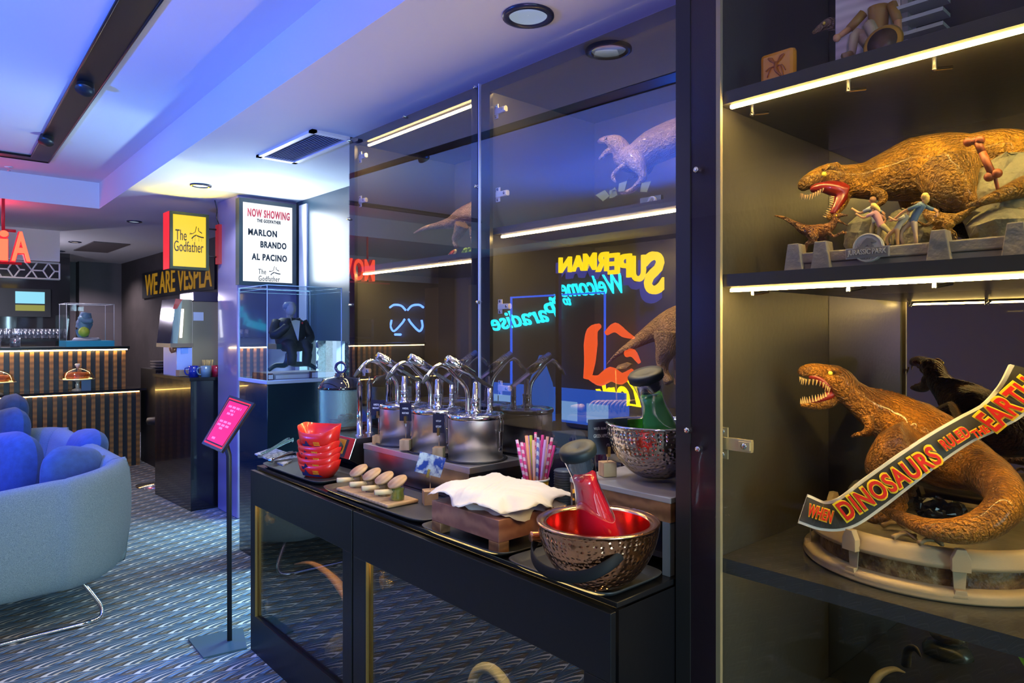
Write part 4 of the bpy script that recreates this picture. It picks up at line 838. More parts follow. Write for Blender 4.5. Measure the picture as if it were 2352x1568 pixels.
# ---------------------------------------------------------------- steel bain-marie box with three pump pots
bx = thing('steel_counter_box', 'long brushed steel box carrying the three pump pots', 'stand', (1.74, 2.36, TOP))
sx0, sx1, sy0, sy1, sz = 1.595, 1.868, 1.985, 2.745, 1.0
m_bb = M('steel_box_front', (.6, .58, .58), .22, 1, bump=(2.5, .25, .02), wave=(2, (.5, .48, .5), 'Y', 3))
MB().box(sx0 + .006, sx1, sy0 + .006, sy1 - .004, TOP + .002, sz - .022).build('body', m_bb, bx)
MB().box(sx0, sx1 + .004, sy0, sy1, sz - .024, sz).build('top', m_steel, bx, bevel=.0015)
MB().box(sx0 + .002, sx0 + .006, sy0 + .006, sy1 - .004, TOP + .002, sz - .02).build('front_sheet', m_bb, bx)
def pump_pot():
    t = thing('pump_pot', 'round brushed steel sauce pot with lever pump, nearest the camera', 'pot', (0, 0, 0), 'steel pump pots')
    r = .108; H = .172
    MB().lathe([(.124, -.001), (.128, .002), (.122, .006), (.112, .003)], (0, 0, 0), 48).build('gasket', m_dark, t)
    MB().lathe([(.001, .002), (r, .002), (r, H)], (0, 0, 0), 64).build('body', m_steel, t)
    MB().lathe([(r + .001, H - .014), (r + .006, H - .008), (r + .007, H), (r + .003, H + .006), (r - .008, H + .006), (r - .014, H + .001), (.07, H + .003), (.065, H + .007), (.001, H + .008)], (0, 0, 0), 56).build('lid', m_chrome, t)
    z = H + .006
    # pump column and piston column
    MB().lathe([(.024, 0), (.024, .012), (.0165, .014), (.0165, .05), (.018, .052), (.018, .058), (.0125, .06), (.0125, .098), (.0105, .10), (.0105, .118), (.006, .122), (.001, .124)], (0, 0, z), 24).build('pump_column', m_chrome, t)
    MB().lathe([(.014, 0), (.014, .01), (.0105, .012), (.0105, .05), (.012, .052), (.0105, .055), (.0105, .094), (.001, .096)], (.075, 0, z), 20).build('rear_column', m_chrome, t)
    lv = MB().slab([(.088, -.007, z + .084), (.088, -.007, z + .100), (-.03, -.007, z + .163), (-.03, -.007, z + .150)], (0, .014, 0)); lv.build('lever', m_steel2, t, bevel=.001)
    hd_ = MB().tube([(-.015, 0, z + .152), (-.138, 0, z + .217)], .0175, 20)
    for k in range(4): c_ = Vector((-.085, 0, z + .190)) + Vector((-.0086, 0, .0052)) * k; hd_.lathe([(.0175, -.0012), (.0190, 0), (.0175, .0012)], c_, 20, Vector((-.857, 0, .514)))
    hd_.build('handle', m_chrome, t)
    sp = MB().tube([(-.03, .012, z), (-.03, .012, z + .07), (-.045, .012, z + .11), (-.095, .012, z + .155), (-.13, .012, z + .185), (-.165, .012, z + .195), (-.195, .012, z + .18), (-.225, .012, z + .150)], [.0085] * 8, 14, 5)
    sp.build('spout', m_chrome, t)
    MB().cyl((-.222, .012, z + .153), (-.245, .012, z + .130), .0115, .005).build('spout_tip', M('rubber_tip', (.06, .06, .06), .25, coat=.5), t)
    for an in (-1.25, 2.2):
        n = Vector((math.cos(an), math.sin(an), 0)); s = Vector((-n.y, n.x, 0)); q = n * (r + .003)
        cl = MB().slab([q + s * -.012 + Vector((0, 0, .115)), q + s * .012 + Vector((0, 0, .115)), q + s * .008 + Vector((0, 0, .055)), q + s * -.008 + Vector((0, 0, .055))], n * .008)
        o = cl.build('clamp', m_steel2, t, bevel=.002)
        MB().tube([q + s * .010 + n * .008 + Vector((0, 0, .11)), q + s * .012 + n * .012 + Vector((0, 0, .15)), q + s * .006 + n * .004 + Vector((0, 0, H + .008)), q - s * .006 + n * .004 + Vector((0, 0, H + .008)), q - s * .012 + n * .012 + Vector((0, 0, .15)), q - s * .010 + n * .008 + Vector((0, 0, .11))], .0016, 6).build('wire', m_chrome, o)
        MB().cyl(q + Vector((0, 0, .043)), q + n * .004 + Vector((0, 0, .043)), .009).build('rivet', m_chrome, o)
    return t
pp = pump_pot(); pp.location = (1.735, 2.122, sz + .001)
dup(pp, (1.735, 2.375, sz + .001), 'round brushed steel sauce pot with lever pump, middle of three')
dup(pp, (1.735, 2.628, sz + .001), 'round brushed steel sauce pot with lever pump, farthest from the camera')
# ---------------------------------------------------------------- card holders on wooden cubes
def card_holder(p, top_z, cw, ch, label, lines, tilt=0., col=m_card, cube=.043, cubem=m_wood, face=-.9, photo=None, lsz=.62):
    t = thing('card_holder', label, 'sign holder', p, 'small cards clipped to wooden cubes'); p = Vector(p)
    rz = face; u = Vector((math.cos(rz), math.sin(rz), 0)); n = Vector((u.y, -u.x, 0))
    if tilt: v = Vector((0, 0, 1)) * math.cos(tilt) + u * math.sin(tilt); u2 = u * math.cos(tilt) - Vector((0, 0, 1)) * math.sin(tilt)
    else: v = Vector((0, 0, 1)); u2 = u
    MB().obox(p + Vector((0, 0, cube / 2)), u * cube, (-u.y * cube, u.x * cube, 0), (0, 0, cube)).build('cube', cubem, t, bevel=.0015)
    zc = top_z - ch / 2
    MB().tube([p + Vector((0, 0, cube)), p + Vector((.001, 0, (zc - p.z) * .6)), p + Vector((0, 0, zc - p.z - ch * .3))], .0013, 6).build('wire', m_chrome, t)
    c = Vector((p.x, p.y, zc)) + n * .003
    MB().obox(c + n * .004 - v * ch * .42, u2 * .009, v * .03, n * .012).build('clip', m_brass if photo is None else m_chrome, t)
    k = MB().obox(c, u2 * cw, v * ch, n * .0012).build('card', col, t)
    for i, (tx, wd, hh, dy) in enumerate(lines):
        lettering(tx, 'lettering', m_lettw, k, c + n * .0012 + v * (dy * ch), u2, v, fit=(cw * wd, ch * hh), ext=.0003, bold=.01)
    return t
L2 = [('BARBEKÜ SOS', .6, .12, .2), ('BARBECUE SAUCE', .78, .11, 0.0)]
card_holder(PT(869, 1021, 3.10) - Vector((0, 0, .0)), PT(869, 918, 3.1).z, .066, .07, 'black card on a wooden cube at the warmer end of the steel box', [('HARDAL SOS', .62, .13, .2), ('MUSTARD SAUCE', .75, .12, -.02)])
card_holder(PX(932, 1032, 1.62), PX(932, 925, 1.62).z, .052, .075, 'black card on a wooden cube before the middle pump pot', [('HARDAL', .5, .10, .2), ('MUSTARD', .55, .10, -.06)])
card_holder(PX(1008, 1051, 1.62), PX(1008, 950, 1.62).z, .047, .075, 'black card on a wooden cube before the nearest pump pot', [('KETÇAP', .42, .10, .12), ('KETCHUP', .45, .10, -.16)])
card_holder(PX(988, 1157, 1.49), PX(988, 1043, 1.49).z, .10, .075, 'blue and white glossy card leaning askew on a wooden cube before the steel box', [], tilt=.30, col=M('frosty_photo', (.03, .09, .5), .15, var=(28, (.7, .85, 1), .06), coat=.8), cube=.052, face=-.45)
card_holder((1.60, 1.335, 1.071), PT(1362, 958, 2.1).z, .128, .105, 'black lemonade card on a wooden cube beside the steel bowl with the green carafe', [('YEŞİL ELMALI LİMONATA', .72, .10, .24), ('GREEN APPLE LEMONADE', .72, .10, .03), ('∩', .06, .08, -.24)], face=-.45, cube=.042)
fc = card_holder((1.47, 1.31, TZ + .0), PT(1303, 1122, 1.95).z, .075, .075, 'card with a flame picture behind the copper bowl', [], col=M('flame_photo', (.9, .35, .01), .3, var=(60, (.03, .01, .01), .03)), face=-.45, cube=.04)
# ---------------------------------------------------------------- board with four slanted jars
bd = thing('serving_board', 'small pale wooden board under the row of slanted jars', 'board', (1.395, 2.31, TZ))
MB().box(1.33, 1.465, 2.12, 2.50, TZ, TZ + .013).build('board', m_wood, bd, bevel=.005)
m_pick = M('pickles_green', (.26, .28, .02), .4, var=(35, (.10, .14, .01), .15)); m_pick2 = M('relish_brown', (.10, .07, .02), .4, var=(35, (.25, .16, .06)))
def spice_jar(p, label, fill):
    t = thing('spice_jar', label, 'jar', p, 'slanted glass jars on the board'); p = Vector(p)
    def ringpt(a, r, z): return p + Vector((math.cos(a) * r, math.sin(a) * r, z))
    B = MB(); N = 28; prof = [(.026, 0), (.027, .01), (.025, .03), (.033, .06)]; vs = []
    for i in range(N):
        a = 2 * PI * i / N
        for k, (r, z) in enumerate(prof):
            zz = z + (.022 * math.cos(a) if k == 3 else 0) ; vs.append(ringpt(a, r, zz))
    fs = [(i * 4 + k, ((i + 1) % N) * 4 + k, ((i + 1) % N) * 4 + k + 1, i * 4 + k + 1) for i in range(N) for k in range(3)]
    B.add(vs, fs, True).build('glass', pane('jar_glass', (.95, .97, 1), .08, 1.3, 1.5), t)
    MB().lathe([(.001, .001), (.0245, .001), (.0245, .012), (.022, .03), (.025, .042), (.001, .048)], p, 22).build('contents', fill, t)
    MB().lathe([(.001, -.003), (.038, -.003), (.038, .003), (.001, .003)], p + Vector((.0, 0, .066)), 30, Vector((-.55, 0, 1))).build('lid', M('beech_lid', (.58, .36, .18), .5, wave=(10, (.5, .3, .14), 'Y', 2)), t)
    MB().lathe([(.001, 0), (.030, 0), (.030, .006), (.001, .006)], p + Vector((.003, 0, .058)), 20, Vector((-.55, 0, 1))).build('stopper', m_wood, t)
    MB().tube([p + Vector((.005, 0, .025)), p + Vector((-.03, 0, .035))], .0045, 8).tube([p + Vector((-.025, .002, .033)), p + Vector((-.085, .018, .036))], .0095, 14).build('spoon_handle', M('pale_handle', (.72, .55, .32), .5), t)
for i, (y, l, f) in enumerate(((2.165, 'slanted glass jar of green pickles, nearest on the board', m_pick), (2.255, 'slanted glass jar with its handle askew, second nearest on the board', m_pick2), (2.345, 'slanted glass jar, third along the board', m_pick2), (2.445, 'slanted glass jar farthest along the board, beside the red boats', m_pick2))):
    spice_jar((1.40, y, TZ + .0135), l, f)
# ---------------------------------------------------------------- wooden crate with crumpled paper
cr = thing('wooden_crate', 'footed stained wooden crate lined with white paper', 'crate', (1.42, 1.63, TZ))
kx0, kx1, ky0, ky1 = 1.285, 1.52, 1.468, 1.79
m_crf = M('crate_pine', (.42, .2, .13), .4, wave=(5.5, (.27, .11, .08), 'Z', 9), bump=(30, .1))
MB().box(kx0, kx1, ky0, ky1, TZ + .034, TZ + .098).build('body', m_crf, cr, bevel=.002)
for a, b_ in ((kx0, ky0), (kx1 - .04, ky0), (kx0, ky1 - .045), (kx1 - .04, ky1 - .045)): MB().box(a, a + .04, b_, b_ + .045, TZ, TZ + .034).build('foot', m_woodd, cr, bevel=.002)
m_paper = M('greaseproof_paper', (.78, .76, .72), .55, bump=(15, .15, .01))
random.seed(5)
def crumple(cx2, cy2, a, b2, z, seed, amp):
    ph = [random.uniform(0, 6.28) for _ in range(8)]
    def f(u, v):
        an = u * 2 * PI; r = v
        sq = 1 / max(abs(math.cos(an)), abs(math.sin(an))) ** .75
        k = (1 + .06 * math.sin(an * 5 + ph[0]) + .04 * math.sin(an * 11 + ph[1])) * sq
        x, y = math.cos(an) * a * r * k, math.sin(an) * b2 * r * k
        zz = z + .026 * (1 - r ** 2) + .004 * abs(math.sin(x * 90 + y * 60 + ph[5])) * r + .003 * abs(math.sin(y * 120 - x * 70 + ph[6])) + amp * abs(math.sin(x * 31 + ph[2] + y * 17)) * r + amp * .7 * abs(math.sin(y * 43 + ph[3] - x * 9)) * r - .030 * max(0, r - .72) * 2 * (1 + .6 * math.sin(an * 7 + ph[4]))
        return Vector((cx2 + x, cy2 + y, zz))
    return f
tg = tag(MB().grid(crumple(1.435, 1.64, .165, .20, TZ + .125, 1, .007), 120, 22, wrapu=True).build('paper_sheet', m_paper, solid=.0008, loc=(1.435, 1.64, TZ + .1)), 'crumpled white greaseproof paper draped over the wooden crate', 'paper')
tag(MB().grid(crumple(1.43, 1.62, .125, .165, TZ + .103, 2, .004), 90, 12, wrapu=True).build('paper_sheet', m_paper, solid=.0008, loc=(1.43, 1.62, TZ + .1)), 'lower white paper sheet sticking out beneath the top one on the crate', 'paper')
tag(MB().lathe([(.001, .0), (.08, 0), (.115, .018), (.113, .02), (.08, .004), (.001, .004)], (1.42, 1.63, TZ + .0985), 30).build('plate', M('wood_plate', (.5, .33, .15), .5), loc=(1.42, 1.63, TZ + .0985)), 'thin tan plate between the papers and the crate', 'plate')
# ---------------------------------------------------------------- straws in a yellow cup
cp = Vector((1.70, 1.745, TOP + .0005)); ct = thing('paper_cup', 'yellow paper cup with white rim holding wrapped straws', 'cup', cp)
MB().lathe([(.001, 0), (.036, 0), (.047, .115), (.044, .115), (.034, .01), (.001, .01)], cp, 30).build('wall', M('cup_yellow', (.85, .42, .02), .45), ct)
MB().lathe([(.045, .113), (.05, .115), (.05, .12), (.045, .121)], cp, 30).build('rim', m_white, ct)
m_candy = M('pink_spiral_straw', (.75, .45, .6), .4, wave=None)
def spiral(name, c1, c2):
    if name in _M: return _M[name]
    m = M(name, c1, .4); nt = m.node_tree; x, y, z = geo_xyz(nt, 'Generated')
    f = ((x * .6 + y * .6 + z * 9.0) * 1.0).fract().gt(.5); c = mixc(nt, f, c1, c2); nt.links.new(c, nt.nodes['Principled BSDF'].inputs['Base Color']); return m
smats = [spiral('pink_spiral', (.80, .55, .72), (.75, .06, .28)), M('lilac_straw', (.55, .35, .75), .35), M('magenta_straw', (.75, .05, .35), .35), M('orange_straw', (.9, .4, .2), .35), M('lime_straw', (.6, .75, .05), .35), M('peach_straw', (.85, .5, .4), .35), spiral('blue_spiral', (.6, .7, .85), (.15, .2, .6))]
snm = ['pink and white spiral', 'lilac', 'magenta', 'orange', 'lime green', 'peach', 'blue and white spiral']
random.seed(9)
for i in range(17):
    k = [0, 1, 0, 2, 3, 1, 4, 5, 0, 6, 1, 2, 1, 5, 1, 0, 2][i]; a = random.uniform(0, 6.28); fr = (i / 16 - .5)
    u = Vector((.74, -.67, 0)); d = u * (fr * .105) + Vector((.67, .74, 0)) * random.uniform(-.015, .02)
    p0 = cp + u * fr * .035 + Vector((.67, .74, 0)) * random.uniform(-.015, .015) + Vector((0, 0, .015)); p1 = p0 + d + Vector((0, 0, random.uniform(.255, .29) - abs(fr) * .05))
    s_ = thing('drinking_straw', '%s wrapped straw in the yellow cup%s' % (snm[k], ''), 'straw', p0, 'wrapped straws in the yellow cup')
    MB().tube([p0, p1 - (p1 - p0) * .07], .0052, 10).build('straw', smats[k], s_)
    sd = (p1 - p0).normalized().cross(Vector((.67, .74, 0))).normalized()
    MB().slab([p0 + sd * .0068, p0 - sd * .0068, p1 - sd * .0085, p1 + sd * .0085], Vector((.67, .74, 0)) * .0003).build('wrapper', pane('cellophane', (.95, .93, .97), .10, 1.4, 1.5), s_)
# grey ribbed cup stack behind the straws
gc = thing('lid_stack', 'grey ribbed stack of cup lids behind the straws', 'lids', (1.80, 1.70, TOP + .0005)); q = MB()
prof = []
for i in range(16): prof += [(.036, i * .009), (.039, i * .009 + .003), (.036, i * .009 + .008)]
q.lathe([(.001, 0)] + prof + [(.001, .145)], (1.80, 1.70, TOP + .0005), 24).build('lids', M('lid_grey', (.12, .15, .18), .35), gc)
# ---------------------------------------------------------------- riser, bowls and carafes
rs = thing('wooden_riser', 'low wooden riser table holding the steel bowl with the green carafe', 'riser', (1.68, 1.21, TOP))
MB().box(1.505, 1.865, 1.045, 1.40, 1.055, 1.07).build('top', M('grey_oak', (.42, .40, .38), .4, wave=(3, (.33, .31, .3), 'X', 4)), rs, bevel=.002)
MB().box(1.507, 1.863, 1.047, 1.398, 1.005, 1.055).build('rail', m_woodd, rs)
for a, b_ in ((1.507, 1.05), (1.84, 1.05), (1.507, 1.375), (1.84, 1.375)): MB().box(a, a + .022, b_, b_ + .022, TOP + .0005, 1.005).build('leg', M('riser_leg', (.16, .17, .19), .4), rs)
MB().box(1.53, 1.86, 1.07, 1.375, .90, .915).build('lower_shelf', m_dark, rs)
def hammered(name, col):
    if name in _M: return _M[name]
    m = M(name, col, .16, 1); nt = m.node_tree; tc = nt.nodes.new('ShaderNodeTexCoord'); v = nt.nodes.new('ShaderNodeTexVoronoi'); v.inputs['Scale'].default_value = 75; v.inputs['Randomness'].default_value = .35
    nt.links.new(tc.outputs['Object'], v.inputs['Vector']); bp = nt.nodes.new('ShaderNodeBump'); bp.inputs['Strength'].default_value = .7; bp.inputs['Distance'].default_value = .008
    e = E(nt, v.outputs['Distance']).min(.5); nt.links.new(e.v, bp.inputs['Height']); nt.links.new(bp.outputs[0], nt.nodes['Principled BSDF'].inputs['Normal']); return m
def bowl(c, r, h, mat, inner, label, strap):
    t = thing('hammered_bowl', label, 'bowl', c); c = Vector(c); pr = []
    for i in range(15):
        a = i / 14 * PI / 2; pr.append((max(.001, r * math.sin(a) ** .92 if a > 0 else .001), h * (1 - math.cos(a) ** 1.15)))
    MB().lathe([(.001, .002)] + [(rr, zz + .001) for rr, zz in pr[3:]] + [(r, h - .004)], c, 72).build('outer_wall', mat, t)
    MB().lathe([(r, h - .004), (r + .001, h), (r - .004, h + .001), (r - .022, h - .002), (r - .024, h - .006)], c, 72).build('rim', M('rim_copper', (.7, .42, .28), .18, 1) if strap else m_chrome, t)
    MB().lathe([(r - .024, h - .005), (r - .03, h * .6), (r * .60, h * .36), (.001, h * .22)], c, 48).build('inner_wall', inner, t)
    return t
m_cop = hammered('hammered_copper', (.85, .43, .24)); m_stl = hammered('hammered_steel', (.6, .52, .46))
bc = Vector((1.372 - .072, 1.115, TZ)); BR_ = .150; BH = .168
b1_ = bowl(bc, BR_, BH, m_cop, M('inner_red_reflection', (.75, .06, .04), .18, .9), 'hammered dark copper bowl with black strap handle holding the red carafe', True)  # reflected red of the lemonade is painted into the inner wall
# strap handle: hangs from the two knobs and lies forward
side = Vector((.60, -.80, 0)); frw = Vector((-.80, -.60, 0))
k1 = bc + Vector((.02, -.148, BH * .70)); k2 = bc + Vector((-.135, .055, BH * .72))
mid = (k1 + k2) / 2; out = Vector((-.76, -.65, 0)).normalized()
k1 = PT(1460, 1246, 1.64); k2 = PT(1236, 1232, 1.76)
pts = [k1, PT(1440, 1262, 1.58), PT(1398, 1298, 1.55), PT(1345, 1322, 1.56), PT(1285, 1322, 1.60), PT(1240, 1302, 1.66), PT(1222, 1268, 1.73), k2]
MB().tube(pts, [.011, .013, .0135, .0135, .0135, .0135, .013, .011], 12, 6, .3).build('strap_handle', M('strap_black', (.008, .009, .011), .7, spec=.25), b1_)
for kk, dd in ((k1, Vector((-.45, -.85, .1))), (k2, Vector((-.95, .3, .1)))):
    MB().cyl(kk - dd * .012, kk + dd * .02, .014, .013, 20).build('knob', M('copper_knob', (.7, .3, .14), .25, 1), b1_)
b2c = Vector((1.668, 1.205, 1.071))
bowl(b2c, .150, .165, m_stl, M('inner_green_reflection', (.12, .35, .08), .18, .9), 'hammered steel bowl holding the green carafe on the wooden riser', False)  # green reflection of the carafe put into the inner wall colour
def carafe(a, b_, r, liq, name, label, fillfrac):
    """a = cap end, b_ = base end"""
    t = thing('carafe', label, 'carafe', b_); L_ = (a - b_).length; ax = (a - b_).normalized()
    prof = [(.001, 0), (.9, 0), (1.0, .03), (1.0, .10), (.92, .3), (.76, .45), (.62, .58), (.56, .68), (.60, .78), (.72, .90), (.76, .955)]
    P_ = [(max(.001, p * r), h * L_) for p, h in prof]
    MB().lathe([P_[1]] + P_[2:], b_, 40, ax).build('glass', pane('carafe_glass', (.86, .9, .95), .14, 2.4, 1.5), t)
    ff = [(x * .95, y) for x, y in P_ if y < fillfrac * L_]
    k = len(ff); x0, y0 = P_[k - 1]; x1, y1 = P_[k]; f = (fillfrac * L_ - y0) / (y1 - y0); rr = (x0 + (x1 - x0) * f) * .95
    MB().lathe(ff + [(rr, fillfrac * L_), (.001, fillfrac * L_)], b_, 36, ax).build('lemonade', liq, t)
    MB().lathe([(r * .80, L_ * .93), (r * .84, L_ * .94), (r * .86, L_ * 1.0), (r * .78, L_ * 1.02), (r * .45, L_ * 1.02), (.001, L_ * 1.0)], b_, 36, ax).build('cap', M('cap_slate', (.010, .018, .022), .5, spec=.3), t)
    MB().lathe([(r * .5, L_ * .80), (r * .56, L_ * .82), (r * .5, L_ * .84), (r * .56, L_ * .86), (r * .5, L_ * .88), (r * .58, L_ * .93)], b_, 28, ax).build('cap_seal', M('seal_slate', (.02, .035, .06), .3), t)
    return t
m_rl = M('red_lemonade', (.85, .01, .03), .12, coat=.6, emit=None); m_gl = M('green_lemonade', (.13, .62, .17), .12, coat=.6)
ca, cb = PT(1326, 1030, 1.66), PT(1385, 1262, 1.72)
carafe(ca, cb, .053, m_rl, 'red', 'slanted glass carafe of bright red lemonade with dark cap', .74)
ca, cb = PT(1482, 858, 1.98), PT(1532, 1048, 2.04)
carafe(ca, cb, .060, m_gl, 'green', 'slanted glass carafe of green lemonade with dark cap, in the steel bowl', .74)
random.seed(2)
for c_, q, l in ((b2c, 'ice_cube', 'ice cube in the steel bowl around the green carafe'), (bc, 'ice_cube', 'ice cube in the copper bowl around the red carafe')):
    for i in range(7):
        a = random.uniform(0, 6.28); rr_ = random.uniform(.03, .085); p_ = c_ + Vector((math.cos(a) * rr_, math.sin(a) * rr_, .075 + random.uniform(0, .02)))
        tag(MB().obox(p_, (.028, .008, 0), (-.008, .028, 0), (.003, 0, .028)).build(q, M('ice', (.75, .85, .9), .1, trans=.6), bevel=.004, loc=p_), l, 'ice cube', 'ice cubes in the bowl on the riser' if c_ is b2c else 'ice cubes in the copper bowl')
# photographer's view: pampas of fur grass head seen through glass belongs to the statue base in the middle cabinet
# ================================================================ statues
def skin(name, c1, c2, c3=None, scale=7, bump=.9):
    if name in _M: return _M[name]
    m = M(name, c1, .42, coat=.15); nt = m.node_tree; b = nt.nodes['Principled BSDF']; tc = nt.nodes.new('ShaderNodeTexCoord')
    n = nt.nodes.new('ShaderNodeTexNoise'); n.inputs['Scale'].default_value = scale * 1.6; n.inputs['Detail'].default_value = 8; nt.links.new(tc.outputs['Object'], n.inputs[0])
    wv = nt.nodes.new('ShaderNodeTexWave'); wv.inputs['Scale'].default_value = 42; wv.inputs['Distortion'].default_value = 7; wv.inputs['Detail'].default_value = 4; wv.inputs['Detail Scale'].default_value = 2.5; nt.links.new(tc.outputs['Object'], wv.inputs[0])
    e = ((E(nt, n.outputs[0]) - .40) * 6).max(0.).min(1.)
    c = mixc(nt, e, c1, c2); f = (E(nt, wv.outputs[1]) * -1 + .4).max(0.) * 1.1
    c = mixc(nt, f.min(1.), c, c3 or tuple(x * .35 for x in c2)); nt.links.new(c, b.inputs['Base Color'])
    v = nt.nodes.new('ShaderNodeTexVoronoi'); v.inputs['Scale'].default_value = 240; nt.links.new(tc.outputs['Object'], v.inputs[0])
    h = E(nt, wv.outputs[1]) * 1.0 + E(nt, v.outputs['Distance']) * .5
    bp = nt.nodes.new('ShaderNodeBump'); bp.inputs['Strength'].default_value = bump; bp.inputs['Distance'].default_value = .006; nt.links.new(h.v, bp.inputs['Height']); nt.links.new(bp.outputs[0], b.inputs['Normal'])
    return m
m_rex = skin('rex_skin', (.50, .20, .014), (.16, .06, .007)); m_rex2 = skin('rex_skin_ochre', (.52, .26, .018), (.20, .10, .008)); m_rap = skin('raptor_skin', (.30, .12, .02), (.10, .04, .01))
m_ind = skin('pale_saurian_skin', (.42, .28, .19), (.26, .17, .13)); m_tail = skin('tan_saurian_skin', (.42, .26, .15), (.25, .14, .09)); m_cream = M('cream_resin', (.50, .38, .22), .55, bump=(20, .2), var=(8, (.45, .34, .2)))
m_stone = M('grey_stone', (.24, .21, .17), .65, bump=(18, .5, .02), var=(14, (.16, .15, .14))); m_rock = M('mossy_rock', (.22, .2, .12), .8, bump=(16, 1, .03), var=(10, (.10, .11, .08)))
m_mouth = M('mouth_red', (.22, .012, .006), .3, coat=.4); m_tooth = M('tooth_ivory', (.55, .36, .14), .35); m_eye = M('yellow_eye', (.8, .6, .05), .1, coat=1); m_claw = M('dark_claw', (.03, .025, .02), .3)
def RX(px_, py_, X): p = PX(px_, py_, X); return p, depth(p) / FPX
class Dino:
    """body from swept tubes given as (pixel x, pixel y, distance of plane x=X, radius in pixels), fused by a remesh"""
    def __init__(s, par, mat, vox=.004, name='body'): s.b = MB(); s.par = par; s.mat = mat; s.vox = vox; s.name = name
    def ch(s, pts, n=16, k=5, flat=1., up=None):
        P = []; R = []
        for a in pts: p, sc = RX(a[0], a[1], a[2]); P.append(p); R.append(a[3] * sc)
        s.b.tube(P, R, n, k, flat, up); return s
    def ball(s, a, sx=1, sy=1, sz=1): p, sc = RX(*a[:3]); s.b.ball(p, a[3] * sc, 16, sx, sy, sz); return s
    def done(s, sm=4): o = s.b.build(s.name, s.mat, s.par, remesh=s.vox, sm=sm); return o
def teeth(par, pts, size, dirn, n, mat=None):
    b = MB(); P, _ = catmull([RX(*q)[0] for q in pts], [0] * len(pts), 8); d = Vector(dirn).normalized()
    for i in range(n):
        f = i / (n - 1) * (len(P) - 1); k = int(f); q = P[k].lerp(P[min(k + 1, len(P) - 1)], f - k); b.cyl(q - d * size * .25, q + d * size * random.uniform(.7, 1.15), size * .24, size * .02, 7)
    o = b.build('teeth', mat or m_tooth, par); o['kind'] = 'stuff'; return o
def foot(d, x, y, X, r, dx=-1, s=1.):
    """splayed three-toed foot"""
    for a, b_ in ((-26, 4), (-14, 12), (6, 12)): d.ch([(x, y - 4, X, r * .9), (x + a * s * .6, y + b_ * .4 * s, X, r * .7), (x + a * s, y + b_ * s, X, r * .3)], 8, 3)
# ---- big orange rex on the lowest visible shelf
rx = thing('dinosaur_statue', 'large orange tyrannosaur statue roaring upward on the round cream base', 'statue', (1.85, .58, 1.06))
D = Dino(rx, m_rex, .0042)
XA = 1.80
D.ch([(1888, 864, 1.77, 17), (1926, 872, 1.78, 30), (1950, 898, 1.80, 31), (1985, 925, 1.82, 38), (2030, 952, 1.84, 52), (2085, 985, 1.86, 74), (2130, 1020, 1.86, 84), (2185, 1050, 1.84, 76), (2248, 1078, 1.80, 54), (2295, 1112, 1.74, 46), (2310, 1155, 1.68, 42), (2272, 1197, 1.64, 38), (2210, 1218, 1.61, 32), (2136, 1213, 1.61, 23), (2070, 1188, 1.64, 15), (2030, 1170, 1.67, 9), (2006, 1158, 1.69, 4)], 20, 6)
# upper jaw, brow, lower jaw
D.ch([(1925, 862, 1.79, 24), (1898, 856, 1.77, 20), (1868, 850, 1.75, 17), (1846, 853, 1.74, 14), (1838, 862, 1.735, 8)], 16, 5, .95)
D.ch([(1925, 900, 1.80, 20), (1905, 921, 1.78, 16), (1880, 929, 1.76, 13), (1855, 930, 1.745, 10), (1838, 929, 1.74, 6)], 14, 5, .9)
D.ch([(1928, 868, 1.80, 20), (1936, 888, 1.805, 19), (1928, 908, 1.80, 17)], 12, 4)
for Xo, rr in ((1.715, 7), (1.80, 7)): D.ch([(1900, 852, Xo + .02, rr), (1912, 846, Xo + .03, rr), (1926, 852, Xo + .03, rr * .8)], 10, 3)
# thighs and legs: near and far
for Xl, ox, oy in ((1.72, 0, 10), (1.98, 20, -18)):
    D.ch([(2110 + ox, 1010 + oy, Xl, 62), (2065 + ox, 1035 + oy, Xl, 62), (2030 + ox, 1070 + oy, Xl, 42), (2040 + ox, 1110 + oy, Xl, 28), (2068 + ox, 1140 + oy, Xl, 20), (2050 + ox, 1168 + oy, Xl, 16), (2030 + ox, 1180 + oy, Xl, 15)], 16, 5)
    foot(D, 2024 + ox, 1180 + oy, Xl, 11, s=1.3)
# arms
for Xl, ox in ((1.75, 0), (1.86, 10)):
    D.ch([(1990 + ox, 955, Xl, 15), (1998 + ox, 980, Xl, 11), (1984 + ox, 995, Xl, 8), (1966 + ox, 998, Xl, 6), (1955 + ox, 1004, Xl, 3)], 8, 4); D.ch([(1966 + ox, 998, Xl, 5), (1957 + ox, 996, Xl, 2)], 6, 2)
for i in range(16): # ridge along the back
    f = i / 15; D.ball((1985 + f * 190, 893 + f * 78 - 18 * math.sin(f * 3.1), 1.85, 7))
bo = D.done(3)
mo = MB(); q = [RX(*a) for a in ((1915, 884, 1.775), (1880, 882, 1.76), (1868, 880, 1.755))]
Dm = Dino(rx, m_mouth, .003, 'mouth_lining'); Dm.ch([(1926, 888, 1.79, 19), (1900, 884, 1.765, 13), (1878, 868, 1.75, 9), (1858, 864, 1.742, 7)], 12, 4); Dm.ch([(1924, 896, 1.79, 13), (1896, 912, 1.765, 9), (1868, 921, 1.75, 7), (1850, 922, 1.742, 5)], 12, 4); Dm.done(2)
teeth(rx, [(1838, 868, 1.705), (1850, 873, 1.705), (1872, 874, 1.705), (1893, 882, 1.71), (1905, 893, 1.715)], .012, (0, .15, -1), 12); teeth(rx, [(1840, 924, 1.71), (1856, 922, 1.71), (1878, 917, 1.71), (1896, 908, 1.72)], .013, (0, .1, 1), 11)
teeth(rx, [(1838, 868, 1.735), (1852, 872, 1.79), (1870, 873, 1.80)], .014, (0, .15, -1), 7)
